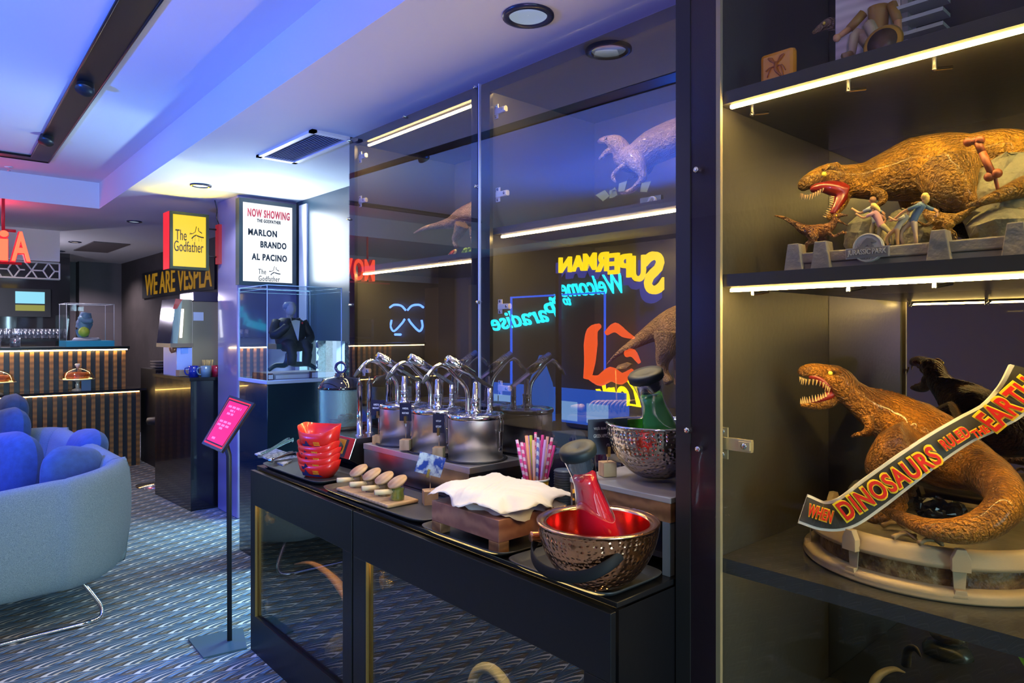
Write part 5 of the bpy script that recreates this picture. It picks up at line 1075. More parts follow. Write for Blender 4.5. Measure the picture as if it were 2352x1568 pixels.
p_, s_ = RX(1907, 857, 1.716); MB().ball(p_, .006, 10).build('eye', m_eye, rx)
# round museum-style base
bc2 = Vector((1.856, .552, .9485)); BR = .262
def ringbase(c, R_, label):
    t = thing('diorama_pedestal', label, 'statue base', c); c = Vector(c)
    MB().lathe([(.001, .0), (R_ + .012, .0), (R_ + .018, .006), (R_ + .012, .012), (R_ + .016, .018), (R_ + .004, .024), (.001, .024)], c, 96).build('lower_ring', m_cream, t)
    MB().lathe([(R_ - .02, .022), (R_ - .02, .07)], c, 96).build('fossil_band', M('fossil_brown', (.11, .055, .022), .5, bump=(30, 1, .02), var=(22, (.30, .18, .07), .08)), t)
    MB().lathe([(R_ - .022, .066), (R_ + .004, .066), (R_ + .006, .075), (R_ - .004, .09), (R_ - .004, .098), (R_ - .018, .104), (R_ - .028, .102), (R_ - .034, .096), (.001, .094)], c, 96).build('upper_ring', m_cream, t)
    MB().lathe([(R_ - .034, .0965), (.12, .105), (.001, .108)], c, 64).build('ground', M('sandy_ground', (.20, .17, .11), .7, bump=(25, .6, .01), var=(9, (.10, .085, .05))), t)
    for i in range(8):
        a = math.radians(i * 45 + 28); n = Vector((math.cos(a), math.sin(a), 0)); s = Vector((-n.y, n.x, 0)); q = c + n * (R_ + .002)
        MB().slab([q + s * .017 + Vector((0, 0, .066)), q - s * .017 + Vector((0, 0, .066)), q - s * .017 + Vector((0, 0, .092)), q - s * .008 + Vector((0, 0, .112)), q + s * .008 + Vector((0, 0, .112)), q + s * .017 + Vector((0, 0, .092))], n * .016).slab([q + s * .010 + Vector((0, 0, .02)), q - s * .010 + Vector((0, 0, .02)), q - s * .013 + Vector((0, 0, .067)), q + s * .013 + Vector((0, 0, .067))], n * .010 - n * .012).slab([q + s * .014 + Vector((0, 0, .012)), q - s * .014 + Vector((0, 0, .012)), q - s * .010 + Vector((0, 0, .028)), q + s * .010 + Vector((0, 0, .028))], n * .012).build('pillar', m_cream, t, bevel=.001)
    return t
rbs = ringbase(bc2, BR, 'round cream pillared base with dark fossil band under the orange tyrannosaur')
random.seed(21)
def rubble(c, n, r, label, mat=m_rock, sz=.03, cat='rock', grp='dark broken rubble on the round statue base'):
    for i in range(n):
        a = random.uniform(0, 6.28); d = r * random.random() ** .5; q = Vector(c) + Vector((math.cos(a) * d, math.sin(a) * d, 0)); b = MB().ball(q, sz * random.uniform(.5, 1.1), 8, random.uniform(.7, 1.5), random.uniform(.7, 1.4), random.uniform(.5, 1.1))
        b.v = [v + Vector((random.uniform(-1, 1), random.uniform(-1, 1), random.uniform(-1, 1))) * sz * .13 for v in b.v]; b.sm = [False] * len(b.sm)
        tag(b.build('rubble', mat, loc=q), label, cat, grp)
rubble(PX(2000, 1135, 1.95), 6, .06, 'dark rubble heap behind the banner on the round base', sz=.032); rubble(PX(2120, 1165, 1.86), 8, .09, 'black glossy rubble inside the curl of the orange tail', M('tar_black', (.012, .012, .012), .15, coat=.7), .028, grp='black rubble inside the tail curl')
for q, l in (((2045, 1205, 1.065), 'small brown fossil bone on the sandy ground left of the tail'), ((2070, 1232, 1.06), 'grey fossil rib fragment on the sandy ground before the tail'), ((2130, 1245, 1.06), 'dark fossil fragment under the orange tail')):
    p = PZ(*q); tag(MB().tube([p + Vector((-.02, .01, 0)), p + Vector((-.005, 0, .006)), p + Vector((.01, -.012, .004)), p + Vector((.02, -.02, 0))], [.006, .004, .004, .007], 8, 3).tube([p + Vector((0, .01, 0)), p + Vector((.008, -.005, .01)), p + Vector((.0, -.03, .0))], .003, 6, 3).build('fossil_bone', M('bone_brown', (.28, .18, .08), .5), loc=p), l, 'fossil')
# ---- banner ribbon across the statue
bnr = thing('statue_banner', 'black and white ribbon banner with red and yellow lettering across the orange tyrannosaur', 'banner', (1.62, .55, 1.1))
cen = [(1845, 1168), (1895, 1185), (1945, 1176), (2010, 1130), (2080, 1078), (2150, 1028), (2215, 988), (2280, 955), (2330, 915), (2375, 850)]
wid = [70, 66, 72, 76, 72, 66, 62, 66, 84, 100]; tt = [1.60, 1.57, 1.545, 1.53, 1.51, 1.50, 1.485, 1.46, 1.44, 1.40]
CP, _ = catmull([PT(x, y, t) for (x, y), t in zip(cen, tt)], [0] * 10, 8)
wv_ = []
for i in range(9): wv_ += [wid[i] + (wid[i + 1] - wid[i]) * j / 8 for j in range(8)]
wv_.append(wid[-1])
camd = Vector((-.75, -.62, .2)).normalized()
def ribbon(scale, off, name, mat, th):
    n = len(CP); fr = []; 
    for i, p in enumerate(CP):
        d = (CP[min(i + 1, n - 1)] - CP[max(i - 1, 0)]).normalized(); up = camd.cross(d).normalized(); up = up if up.z > 0 else -up
        h = wv_[i] / 2 / FPX * depth(p) * scale; fr.append((p + up * h + camd * off, p - up * h + camd * off))
    vs = []; 
    for a, b in fr: vs += [a, b, b - camd * th, a - camd * th]
    fs = [(i * 4 + k, i * 4 + (k + 1) % 4, (i + 1) * 4 + (k + 1) % 4, (i + 1) * 4 + k) for i in range(n - 1) for k in range(4)] + [(0, 1, 2, 3), ((n - 1) * 4 + 3, (n - 1) * 4 + 2, (n - 1) * 4 + 1, (n - 1) * 4)]
    return MB().add(vs, fs).build(name, mat, bnr)
ribbon(1.0, 0, 'border', M('banner_white', (.72, .70, .62), .4), .008); ribbon(.82, .0015, 'ribbon_face', M('banner_grey', (.06, .06, .055), .25, coat=.3), .004)
m_br = M('banner_red', (.62, .02, .01), .3); m_by = M('banner_yellow', (.9, .62, .02), .3)
for tx, a, b, hh in (('WHEN', (1856, 1170), (1912, 1188), 28), ('DINOSAURS', (1930, 1178), (2152, 1040), 47), ('RULED', (2164, 1024), (2222, 988), 27), ('THE', (2234, 1000), (2268, 982), 20), ('EARTH', (2262, 975), (2372, 880), 58)):
    def near(q):
        best = min(range(len(CP)), key=lambda i: (Vector((CXP + FPX * (CP[i].x * _R[0] + CP[i].y * _R[1]) / depth(CP[i]) - q[0], 0)).length)); return depth(CP[best])
    ta, tb = near(a) - .012, near(b) - .012; A, B = PT(*a, ta), PT(*b, tb); u = (B - A); c_ = (A + B) / 2; h_ = hh / FPX * depth(c_)
    v = camd.cross(u).normalized(); v = v if v.z > 0 else -v
    lettering(tx, 'lettering', m_by, bnr, c_, u, v, fit=(u.length * 1.02, h_ * 1.12), ext=.0015, bold=.075, gap=1.12); lettering(tx, 'lettering', m_br, bnr, c_ + camd * .0018, u, v, fit=(u.length * .985, h_ * .94), ext=.0015, bold=.022, gap=1.12)
# ---- ochre rex lunging across the middle shelf
ry = thing('dinosaur_statue', 'ochre tyrannosaur statue lunging left with open jaws on the middle shelf', 'statue', (1.8, .5, 1.66))
D = Dino(ry, m_rex2, .0042)
D.ch([(1905, 402, 1.74, 26), (1940, 412, 1.76, 34), (1985, 415, 1.78, 42), (2040, 405, 1.80, 58), (2100, 390, 1.82, 74), (2165, 378, 1.82, 72), (2225, 375, 1.80, 70), (2290, 352, 1.80, 56), (2345, 350, 1.80, 46), (2385, 385, 1.76, 40), (2370, 420, 1.70, 30), (2320, 440, 1.64, 20), (2270, 458, 1.62, 12), (2218, 474, 1.62, 5)], 20, 6)
D.ch([(1925, 396, 1.75, 25), (1895, 400, 1.73, 22), (1868, 412, 1.71, 20), (1848, 424, 1.70, 16), (1840, 436, 1.695, 9)], 16, 5)
D.ch([(1940, 432, 1.755, 20), (1932, 462, 1.74, 17), (1918, 484, 1.72, 13), (1906, 498, 1.71, 9), (1900, 503, 1.705, 6)], 14, 5, .9)
D.ch([(1935, 405, 1.76, 25), (1944, 430, 1.765, 22), (1942, 452, 1.76, 17)], 12, 4)
for Xo in (1.675, 1.78): D.ch([(1888, 392, Xo, 6), (1904, 382, Xo + .01, 8), (1924, 388, Xo + .02, 6)], 10, 3)
D.ch([(2175, 395, 1.70, 68), (2190, 430, 1.68, 56), (2225, 465, 1.68, 34), (2262, 485, 1.69, 22), (2275, 505, 1.70, 14), (2262, 525, 1.70, 12)], 16, 5); foot(D, 2255, 530, 1.70, 9, s=1)
D.ch([(2120, 420, 1.95, 58), (2110, 470, 1.96, 38), (2140, 505, 1.97, 24), (2160, 530, 1.97, 16), (2150, 548, 1.97, 14)], 14, 5); foot(D, 2146, 552, 1.97, 10)
for Xl in (1.72, 1.88): D.ch([(2005, 440, Xl, 16), (2030, 448, Xl, 10), (2028, 462, Xl, 8), (2008, 476, Xl, 6), (1992, 486, Xl, 3)], 8, 4)
D.done(3)
Dm = Dino(ry, m_mouth, .003, 'mouth_lining'); Dm.ch([(1936, 440, 1.745, 24), (1912, 432, 1.72, 18), (1885, 430, 1.705, 12), (1862, 436, 1.70, 8)], 12, 4); Dm.ch([(1932, 450, 1.735, 17), (1922, 472, 1.72, 11), (1910, 492, 1.708, 7)], 12, 4); Dm.done(2)
teeth(ry, [(1840, 446, 1.665), (1852, 450, 1.66), (1872, 444, 1.66), (1890, 434, 1.665)], .011, (0, .25, -1), 11); teeth(ry, [(1896, 498, 1.685), (1905, 484, 1.68), (1912, 466, 1.68), (1914, 452, 1.685)], .009, (0, .8, .4), 11)
p_, s_ = RX(1893, 400, 1.672); MB().ball(p_, .0065, 10).build('eye', m_eye, ry)
bnm = MB()
for a, b in (((2222, 328), (2245, 322)), ((2245, 325), (2256, 350)), ((2256, 350), (2280, 402)), ((2268, 408), (2292, 398))): bnm.tube([RX(*a, 1.60)[0], RX(*b, 1.60)[0]], .007, 10)
for q in ((2224, 326), (2250, 322), (2272, 406), (2290, 398)): bnm.ball(RX(*q, 1.60)[0], .0095, 10)
bnm.tube([RX(2285, 405, 1.60)[0], RX(2300, 470, 1.66)[0], RX(2290, 560, 1.70)[0]], .0035, 6)
tag(bnm.build('bone_ornament', M('bone_red', (.28, .07, .015), .45), loc=RX(2290, 560, 1.70)[0]), 'large reddish bone held up on a rod before the ochre tyrannosaur', 'bone')
# raptors
def raptor(par, X, o, s=1., flipx=1, mat=m_rap):
    def q(x, y, r, dX=0): return (o[0] + (x - 1855) * s * flipx, o[1] + (y - 540) * s, X + dX, r * s)
    D = Dino(par, mat, .0022)
    D.ch([q(1779, 495, 2), q(1800, 500, 4), q(1828, 515, 7), q(1850, 528, 13), q(1885, 530, 17), q(1908, 520, 11), q(1918, 505, 7), q(1916, 497, 7)], 12, 5)
    D.ch([q(1915, 497, 8), q(1932, 494, 5), q(1949, 495, 2)], 10, 4, .8); D.ch([q(1916, 502, 6), q(1932, 510, 3.5), q(1949, 519, 1.5)], 8, 4, .8)
    D.ch([q(1862, 535, 13, -.02), q(1872, 553, 9, -.02), q(1853, 560, 5, -.02), q(1849, 578, 4, -.02), q(1838, 584, 3, -.02)], 10, 4); D.ch([q(1880, 538, 11, .03), q(1895, 552, 7, .03), q(1885, 562, 4.5, .03), q(1890, 578, 4, .03), q(1880, 583, 3, .03)], 10, 4)
    for dX in (-.02, .025): D.ch([q(1902, 532, 5, dX), q(1915, 543, 3.5, dX), q(1930, 535, 3, dX), q(1945, 532, 1.5, dX)], 8, 3); D.ch([q(1930, 535, 2, dX), q(1946, 538, 1, dX)], 6, 2); D.ch([q(1930, 535, 2, dX), q(1938, 528, 1, dX)], 6, 2)
    D.done(2); p_, s2 = RX(*q(1921, 495, 1)[:2], X - .006 * s * 1); MB().ball(p_, .0022 * s, 8).build('eye', m_eye, par)
rp = thing('raptor_figure', 'small brown raptor figure with raised tail left of the ochre tyrannosaur', 'figurine', PX(1855, 583, 1.66), 'raptor figures on the middle shelf'); raptor(rp, 1.66, (1855, 540))
rp2 = thing('raptor_figure', 'ochre raptor figure crouching before the mossy rocks at the right', 'figurine', PX(2180, 540, 1.62), 'raptor figures on the middle shelf'); raptor(rp2, 1.63, (2190, 515), 1.05, -1, m_rex2)
# grey rail base of the middle statue with emblem
rl = thing('diorama_pedestal', 'grey stone rail base with posts and round emblem on the middle shelf', 'statue base', (1.6, .5, 1.6405))
def RB(x, y): return PX(x, y, 1.56)
zb = 1.6405
def yat(px_, X=1.56): return PX(px_, 600, X).y
ya, yb = yat(1832), yat(2420)
MB().box(1.555, 1.58, yb, ya, zb + .016, zb + .04).box(1.56, 2.05, yb, ya, zb, zb + .016).build('rail', m_stone, rl, bevel=.003)
for px_ in (1828, 1890, 2160, 2336):
    y = yat(px_); h = .062; MB().slab([(1.545, y + .022, zb), (1.545, y - .022, zb), (1.545, y - .013, zb + h), (1.545, y + .013, zb + h)], (.035, 0, 0)).build('post', m_stone, rl, bevel=.002)
# emblem: ring with jaw-and-teeth skeleton shape and name bar
def emblem(par, c, u, v, R_, mat1, mat2, words):
    c, u, v = Vector(c), Vector(u).normalized(), Vector(v).normalized(); n = u.cross(v)
    a = [i * 2 * PI / 36 for i in range(36)]
    MB().slab([c + u * math.cos(t) * R_ + v * math.sin(t) * R_ for t in a], n * -.008).build('emblem_disc', mat1, par)
    MB().tube([c + u * math.cos(t) * R_ * .92 + v * math.sin(t) * R_ * .92 + n * .001 for t in a + [0.]], R_ * .055, 8).build('emblem_ring', mat1, par)
    sk_ = MB(); P = lambda x, y: c + (u * x + v * y) * R_ + n * .0015
    for pts in ([(-.75, .0), (-.45, .15), (-.25, .45), (.0, .68), (.3, .62), (.6, .38), (.5, .30), (.25, .38), (.3, .2), (.45, .05), (.2, .0), (.05, .2), (-.1, .1), (-.2, -.1), (-.5, -.15)],):
        sk_.slab([P(*q) for q in pts], n * .002)
    for i in range(5): sk_.slab([P(-.62 + i * .16, .08 + i * .1), P(-.56 + i * .16, .06 + i * .1), P(-.62 + i * .15, .22 + i * .1)], n * .002)
    for i in range(3): sk_.slab([P(-.35 + i * .2, -.68), P(-.2 + i * .2, -.68), P(-.28 + i * .2, -.80)], n * .002)
    sk_.build('skeleton_mark', mat2, par)
    MB().slab([P(-1.35, -.62), P(1.35, -.62), P(1.35, -.02), P(-1.35, -.02)], n * .004).build('name_bar', mat2, par)
    MB().slab([P(-1.42, -.68), P(1.42, -.68), P(1.42, .04), P(-1.42, .04)], n * .0005).build('name_bar_border', mat1, par)
    lettering(words, 'lettering', mat1, par, P(0, -.32) + n * .005, u, v, fit=(R_ * 2.5, R_ * .46), ext=.001, bold=.02)
ce = RB(2002, 571); ce.x = 1.538
emblem(rl, ce, -YY, YZ, .031, M('emblem_stone', (.42, .40, .36), .5), M('emblem_dark', (.16, .15, .14), .5), 'JURASSIC PARK')
# running figures
m_skin = M('figure_skin', (.60, .32, .14), .5)
def figure(px_, py_, X, hpx, label, shirt, pants, hair, lean=.2, longhair=False, arm=(.5, .3), cloth=True):
    p = PX(px_, py_, X); s = hpx / FPX * depth(p); t = thing('running_figure', label, 'figurine', p, 'running human figures on the middle shelf'); f = YY
    def q(a, b, c=0): return p + YY * (a * s) + YX * (c * s) + YZ * (b * s)
    L = lean
    B = MB().tube([q(-.16, 0, .0), q(-.14, .24), q(L * .3 - .02, .47)], [.035 * s, .045 * s, .07 * s], 8, 4).tube([q(.10, .02, .05), q(.14, .27, .05), q(L * .3 + .02, .47, .03)], [.03 * s, .045 * s, .07 * s], 8, 4)
    B.build('legs', pants, t)
    MB().tube([q(-.16, .01), q(-.10, .005)], .028 * s, 8).tube([q(.10, .02, .05), q(.17, .02, .05)], .028 * s, 8).build('shoes', M('shoe_grey', (.18, .15, .16), .5), t)
    MB().tube([q(L * .3, .45, .01), q(L * .5, .6), q(L * .85, .78), q(L * .95, .82)], [.085 * s, .08 * s, .095 * s, .05 * s], 12, 4, .8).tube([q(L * .85, .78, -.09), q(L * .85 + arm[0] * .3, .70, -.12)], [.042 * s, .038 * s], 8).tube([q(L * .85, .78, .09), q(L * .85 - arm[0] * .25, .68, .13)], [.042 * s, .038 * s], 8).build('shirt', shirt, t)
    A = MB().tube([q(L * .85, .78, -.10), q(L * .85 + arm[0] * .4, .68, -.12), q(L * .85 + arm[0] * .7, .68 + arm[1] * .3, -.10), q(L * .85 + arm[0] * .8, .70 + arm[1] * .35, -.09)], [.03 * s, .028 * s, .022 * s, .026 * s], 8, 3).tube([q(L * .85, .78, .10), q(L * .85 - arm[0] * .35, .64, .14), q(L * .85 - arm[0] * .3, .52, .12)], [.03 * s, .028 * s, .024 * s], 8, 3)
    A.tube([q(L * .95, .80), q(L, .88)], .032 * s, 8).ball(q(L * 1.02, .93), .062 * s, 12, .85, 1, 1.12).ball(q(L * 1.02 + .06, .925), .014 * s, 6); A.build('skin', m_skin, t)
    H = MB().ball(q(L * 1.02 - .015, .95), .07 * s, 12, .95, 1, 1.05)
    if longhair: H.tube([q(L * 1.02 - .04, .95), q(L * .9 - .08, .86), q(L * .8 - .08, .80)], [.055 * s, .05 * s, .025 * s], 10, 3)
    H.build('hair', hair, t)
m_blond = M('hair_blond', (.75, .50, .12), .5); m_brn = M('hair_brown', (.25, .12, .05), .5); m_kh = M('cloth_khaki', (.38, .34, .16), .6)
figure(2015, 560, 1.66, 108, 'tiny man figure in grey-blue shirt farthest left of the running group', M('cloth_bluegrey', (.3, .34, .38), .6), m_kh, m_brn, .1)
figure(2032, 563, 1.60, 98, 'tiny blond girl figure in pink top running behind the emblem', M('cloth_pink', (.50, .27, .28), .6), m_kh, m_blond, .25, True)
figure(2048, 566, 1.585, 84, 'tiny bent boy figure in beige shirt between the girl and the woman', M('cloth_beige', (.48, .45, .30), .6), M('cloth_tan', (.45, .28, .12), .6), m_brn, -.42)
figure(2085, 562, 1.59, 112, 'tiny blond woman figure in blue sleeveless top pulling the boy', M('cloth_blue', (.10, .17, .25), .6), M('cloth_shorts', (.50, .38, .25), .6), m_blond, -.3, True, arm=(.7, -.5))
random.seed(8)
for q, r, l in (((1990, 560, 1.70), .035, 'dark rock behind the round emblem'), ((2070, 555, 1.75), .03, 'mossy low rock between the running figures'), ((2110, 552, 1.70), .035, 'pale low rock right of the blond woman figure'), ((2300, 545, 1.66), .045, 'big mossy rock at the right end of the middle shelf'), ((2320, 480, 1.72), .06, 'tall mossy boulder behind the right end of the middle shelf')):
    p = PX(*q); p.z = max(p.z, 1.66); zz = p.z; b = MB().ball((p.x, p.y, (1.657 + zz) / 2), r, 12, 1.1, 1.4, max(.9, (zz - 1.64) / r * .9))
    b.v = [v + Vector((random.uniform(-1, 1), random.uniform(-1, 1), random.uniform(-1, 1))) * r * .14 for v in b.v]; lo = min(v.z for v in b.v); b.v = [v + Vector((0, 0, 1.657 - lo)) for v in b.v]
    b.sm = [False] * len(b.sm); tag(b.build('rock', m_rock, loc=(p.x, p.y, 1.657)), l, 'rock')
# ---- top shelf: amber block, raptor head, white hut wall diorama, seated figure, base
am = thing('amber_block', 'upright amber block with a mosquito inside on the top shelf', 'ornament', PX(1790, 150, 1.60)); ac = PX(1790, 117, 1.60)
zt_ = RS['top']; aw, ah = .043, .082; ay = ac.y
MB().box(1.585, 1.61, ay - aw, ay + aw, zt_ + .0005, zt_ + ah + .008).build('block', M('amber', (.75, .30, .015), .15, coat=.8, trans=.15), am, bevel=.010)
mq = MB(); c_ = Vector((1.583, ay, zt_ + .05))
mq.tube([c_ + YZ * .012, c_ - YZ * .006, c_ - YZ * .024 - YY * .012], [.004, .005, .002], 8, 3)
for s1_, s2_ in ((1, 1), (-1, 1)): mq.tube([c_ + YZ * .006, c_ + YY * s1_ * .012 + YZ * .02, c_ + YY * s1_ * .020 + YZ * .026], [.001, .005, .002], 8, 3, .4)
for a, b in ((.022, -.02), (.026, -.004), (-.024, -.014), (-.018, -.028)): mq.tube([c_, c_ + YY * a * .6 + YZ * .002, c_ + YY * a + YZ * b], .0013, 6, 2)
mq.build('mosquito', M('amber_dark', (.35, .10, .01), .3), am)
hb = thing('hut_diorama', 'grey rock base with white slatted hut wall on the top shelf', 'diorama', (1.75, .5, zt_))
def ty(px_, X=1.60): return PX(px_, 100, X).y
MB().slab([(1.57, ty(1832, 1.57), zt_ + .0005), (1.57, ty(2400, 1.57), zt_ + .0005), (2.05, ty(2400, 1.57), zt_ + .0005), (2.05, ty(1832, 1.57), zt_ + .0005)], (0, 0, .022)).build('base', M('weathered_base', (.33, .32, .33), .6, bump=(14, .6, .02), var=(10, (.16, .15, .12))), hb, bevel=.006)
MB().box(1.66, 1.68, ty(2068, 1.66), ty(1918, 1.66), zt_ + .023, zt_ + .30).build('slatted_wall', M('white_planks', (.62, .58, .52), .6, wave=(14, (.48, .45, .40), 'Z', 1)), hb, bevel=.002)
MB().box(1.66, 1.69, ty(2085, 1.66), ty(2070, 1.66), zt_ + .023, zt_ + .30).build('door_post', M('hut_grey', (.3, .29, .28), .5), hb)
for i in range(3): MB().obox((1.66, ty(2120, 1.66), zt_ + .06 + i * .03), (.05, 0, 0), (0, .09, .0), (0, 0, .008)).build('shelf_board', M('hut_tray', (.4, .44, .42), .4), hb)
MB().box(1.70, 1.71, ty(2400, 1.66), ty(2090, 1.66), zt_ + .023, zt_ + .30).build('dark_interior', m_dark, hb)
MB().lathe([(.001, 0), (.036, 0), (.04, .004), (.036, .008), (.001, .009)], (1.562, ty(2030, 1.562), zt_ + .022), 30, (-1, 0, .15)).build('round_badge', M('badge_gold', (.45, .25, .03), .3, .5), hb)
MB().lathe([(.001, .009), (.030, .010), (.001, .011)], (1.562, ty(2030, 1.562), zt_ + .022), 24, (-1, 0, .15)).build('badge_face', M('badge_dark', (.10, .05, .03), .4), hb)
sf = thing('seated_figure', 'small seated figure in khaki trousers and brown shirt against the white hut wall', 'figurine', (1.63, ty(2000, 1.62), zt_ + .022)); yy = ty(2000, 1.62); zz = zt_ + .022
MB().tube([(1.645, yy, zz + .022), (1.615, yy + .028, zz + .062), (1.60, yy + .033, zz + .012)], [.015, .012, .008], 10, 4).tube([(1.645, yy - .012, zz + .022), (1.61, yy + .0, zz + .072), (1.595, yy - .018, zz + .030)], [.015, .012, .008], 10, 4).build('trousers', M('trouser_khaki', (.42, .34, .22), .6), sf)
MB().tube([(1.60, yy + .033, zz + .014), (1.585, yy + .045, zz + .006)], [.008, .009], 8).tube([(1.597, yy - .018, zz + .03), (1.583, yy - .01, zz + .022)], [.008, .009], 8).build('boots', M('boot_tan', (.30, .20, .10), .5), sf)
MB().tube([(1.65, yy - .006, zz + .025), (1.65, yy - .006, zz + .075), (1.648, yy - .006, zz + .12)], [.017, .019, .022], 12, 4).tube([(1.645, yy + .025, zz + .115), (1.632, yy + .05, zz + .085)], [.011, .010], 8).tube([(1.645, yy - .035, zz + .115), (1.635, yy - .05, zz + .07)], [.011, .010], 8).build('shirt', M('shirt_brown', (.32, .17, .03), .5), sf)
MB().tube([(1.632, yy + .05, zz + .085), (1.615, yy + .066, zz + .068)], [.008, .006], 8).ball((1.611, yy + .070, zz + .064), .009, 8).tube([(1.635, yy - .05, zz + .07), (1.63, yy - .055, zz + .02)], [.008, .007], 8).ball((1.65, yy - .006, zz + .16), .022, 12).build('skin', m_skin, sf)
MB().ball((1.655, yy - .006, zz + .168), .024, 12).build('hair', m_brn, sf)
rh = thing('raptor_bust', 'small tan raptor head peering from behind the hut wall', 'figurine', PX(1895, 60, 1.70)); D = Dino(rh, skin('raptor_tan', (.42, .30, .14), (.25, .17, .07)), .0025, 'head'); D.ch([(1920, 60, 1.72, 14), (1905, 55, 1.71, 15), (1885, 64, 1.70, 9), (1866, 77, 1.695, 4)], 14, 5); D.ch([(1925, 62, 1.72, 15), (1950, 80, 1.73, 14), (1960, 110, 1.73, 14)], 12, 4); D.done(2)
p_, s_ = RX(1893, 53, 1.672); MB().ball(p_, .004, 8).build('eye', m_eye, rh)
# ---- below the low shelf: skull on plinth, claw, plant, small object
sk2 = thing('skull_model', 'metallic reptile skull model on a grey faceted plinth, lowest compartment', 'model', (1.706, .715, .4455)); q = Vector((1.706, .715, .4455))
MB().lathe([(.075, 0), (.075, .012), (.06, .035), (.001, .035)], (q.x, q.y, .4455), 8).build('plinth', M('plinth_olive', (.13, .13, .09), .25, .3), sk2)
D2 = MB().ball((q.x, q.y, .505), .042, 14, 1, 1.25, .6).tube([(q.x - .02, q.y + .05, .50), (q.x - .03, q.y + .02, .522), (q.x - .03, q.y - .03, .52), (q.x - .01, q.y - .055, .50)], [.008, .012, .012, .008], 8, 4).build('skull', M('skull_bronze', (.55, .45, .25), .3, .6, bump=(30, .8, .01)), sk2)
cl_ = PZ(2010, 1545, .50); ck = thing('claw_model', 'curved pale claw rising from the floor of the right-hand cabinet', 'model', (cl_.x, cl_.y, .4455))
MB().tube([PT(2000, 1600, 1.9), PT(2010, 1562, 1.9), PT(2030, 1543, 1.9), PT(2055, 1536, 1.9), PT(2079, 1544, 1.9)], [.014, .012, .010, .007, .002], 10, 5).build('claw', M('claw_bone', (.42, .36, .22), .4), ck)
pn = thing('artificial_fern', 'bright green fern tuft at the right edge of the lowest compartment', 'plant', PT(2350, 1540, 1.75)); L_ = MB(); o_ = PT(2362, 1540, 1.75)
for i in range(9):
    a = PT(2300 + i * 5, 1478 + (i % 3) * 7 - i * 1.5, 1.75); L_.tube([o_, (o_ + a) / 2 + Vector((0, 0, .02)), a], [.004, .006, .001], 6, 3, .3)
L_.build('leaves', M('fern_green', (.12, .4, .04), .5), pn)
# ---- middle cabinet: pale dinosaur upstairs
pi_ = thing('dinosaur_statue', 'pale pinkish horned dinosaur statue on the upper shelf of the middle cabinet', 'statue', (2.2, 1.5, 1.95))
D = Dino(pi_, m_ind, .0045); XI = 2.2
D.ch([(1398, 322, XI - .03, 12), (1415, 328, XI - .02, 19), (1428, 345, XI - .01, 22), (1436, 366, XI, 26), (1462, 362, XI, 34), (1500, 338, XI + .02, 40), (1545, 318, XI + .03, 42), (1590, 300, XI + .04, 40), (1640, 290, XI + .05, 26)], 18, 6)
D.ch([(1412, 324, XI - .02, 14), (1395, 322, XI - .03, 11), (1381, 324, XI - .035, 8), (1373, 327, XI - .04, 4)], 12, 4); D.ch([(1414, 344, XI - .02, 12), (1396, 348, XI - .03, 8), (1384, 359, XI - .035, 6), (1375, 367, XI - .04, 3)], 12, 4, .9)
D.ch([(1455, 362, XI - .08, 24), (1466, 380, XI - .09, 19), (1475, 398, XI - .09, 11), (1478, 408, XI - .09, 9), (1464, 424, XI - .09, 7), (1452, 436, XI - .09, 7), (1432, 443, XI - .09, 5), (1422, 442, XI - .09, 2)], 14, 5)
D.ch([(1478, 370, XI + .05, 18), (1492, 378, XI + .05, 11), (1486, 394, XI + .05, 8), (1470, 400, XI + .05, 6), (1440, 412, XI + .04, 3)], 10, 4)
D.ch([(1448, 376, XI - .07, 12), (1428, 384, XI - .09, 7), (1412, 396, XI - .10, 5), (1408, 408, XI - .10, 6), (1416, 420, XI - .10, 2)], 10, 4)
D.done(3); p_, s_ = RX(1392, 318, XI - .085); MB().ball(p_, .005, 8).build('eye', M('eye_dark', (.03, .02, .02), .1), pi_)
def sb2(par, X, px0, px1, z, emb=True):
    y1_, y0_ = PX(px0, 450, X).y, PX(px1, 450, X).y
    MB().box(X, X + .28, max(y0_, 1.08), y1_, z, z + .03).build('base', M('brown_base', (.13, .10, .07), .5, bump=(18, .8, .01), var=(12, (.3, .2, .1), .1)), par, bevel=.008)
ib = thing('diorama_pedestal', 'dark brown forest-floor base with leaves and emblem plate under the pale dinosaur', 'statue base', (2.1, 1.5, 1.941)); sb2(ib, 2.05, 1362, 1560, 1.9405)
MB().box(2.035, 2.05, PX(1520, 450, 2.04).y, PX(1472, 450, 2.04).y, 1.9405, 1.985).build('plate', M('plate_slate', (.10, .12, .14), .4), ib)
p_ = PX(1497, 448, 2.03); emblem(ib, (2.030, p_.y, 1.966), -YY, YZ, .018, M('emblem_pale', (.6, .6, .62), .4), M('emblem_dark', (.16, .15, .14), .5), 'JURASSIC WORLD')
lf = MB()
for (x, y), (x2, y2) in (((1400, 450), (1368, 448)), ((1405, 455), (1412, 430)), ((1420, 440), (1440, 415)), ((1470, 440), (1495, 416)), ((1412, 452), (1400, 436))):
    a, b = PX(x, y, 2.10), PX(x2, y2, 2.10); d = (b - a); n_ = d.cross(YX).normalized() * .022; lf.slab([a, a + d * .4 + n_, b, a + d * .4 - n_], (.003, 0, 0))
lf.build('leaves', M('olive_leaf', (.14, .16, .05), .5), ib)
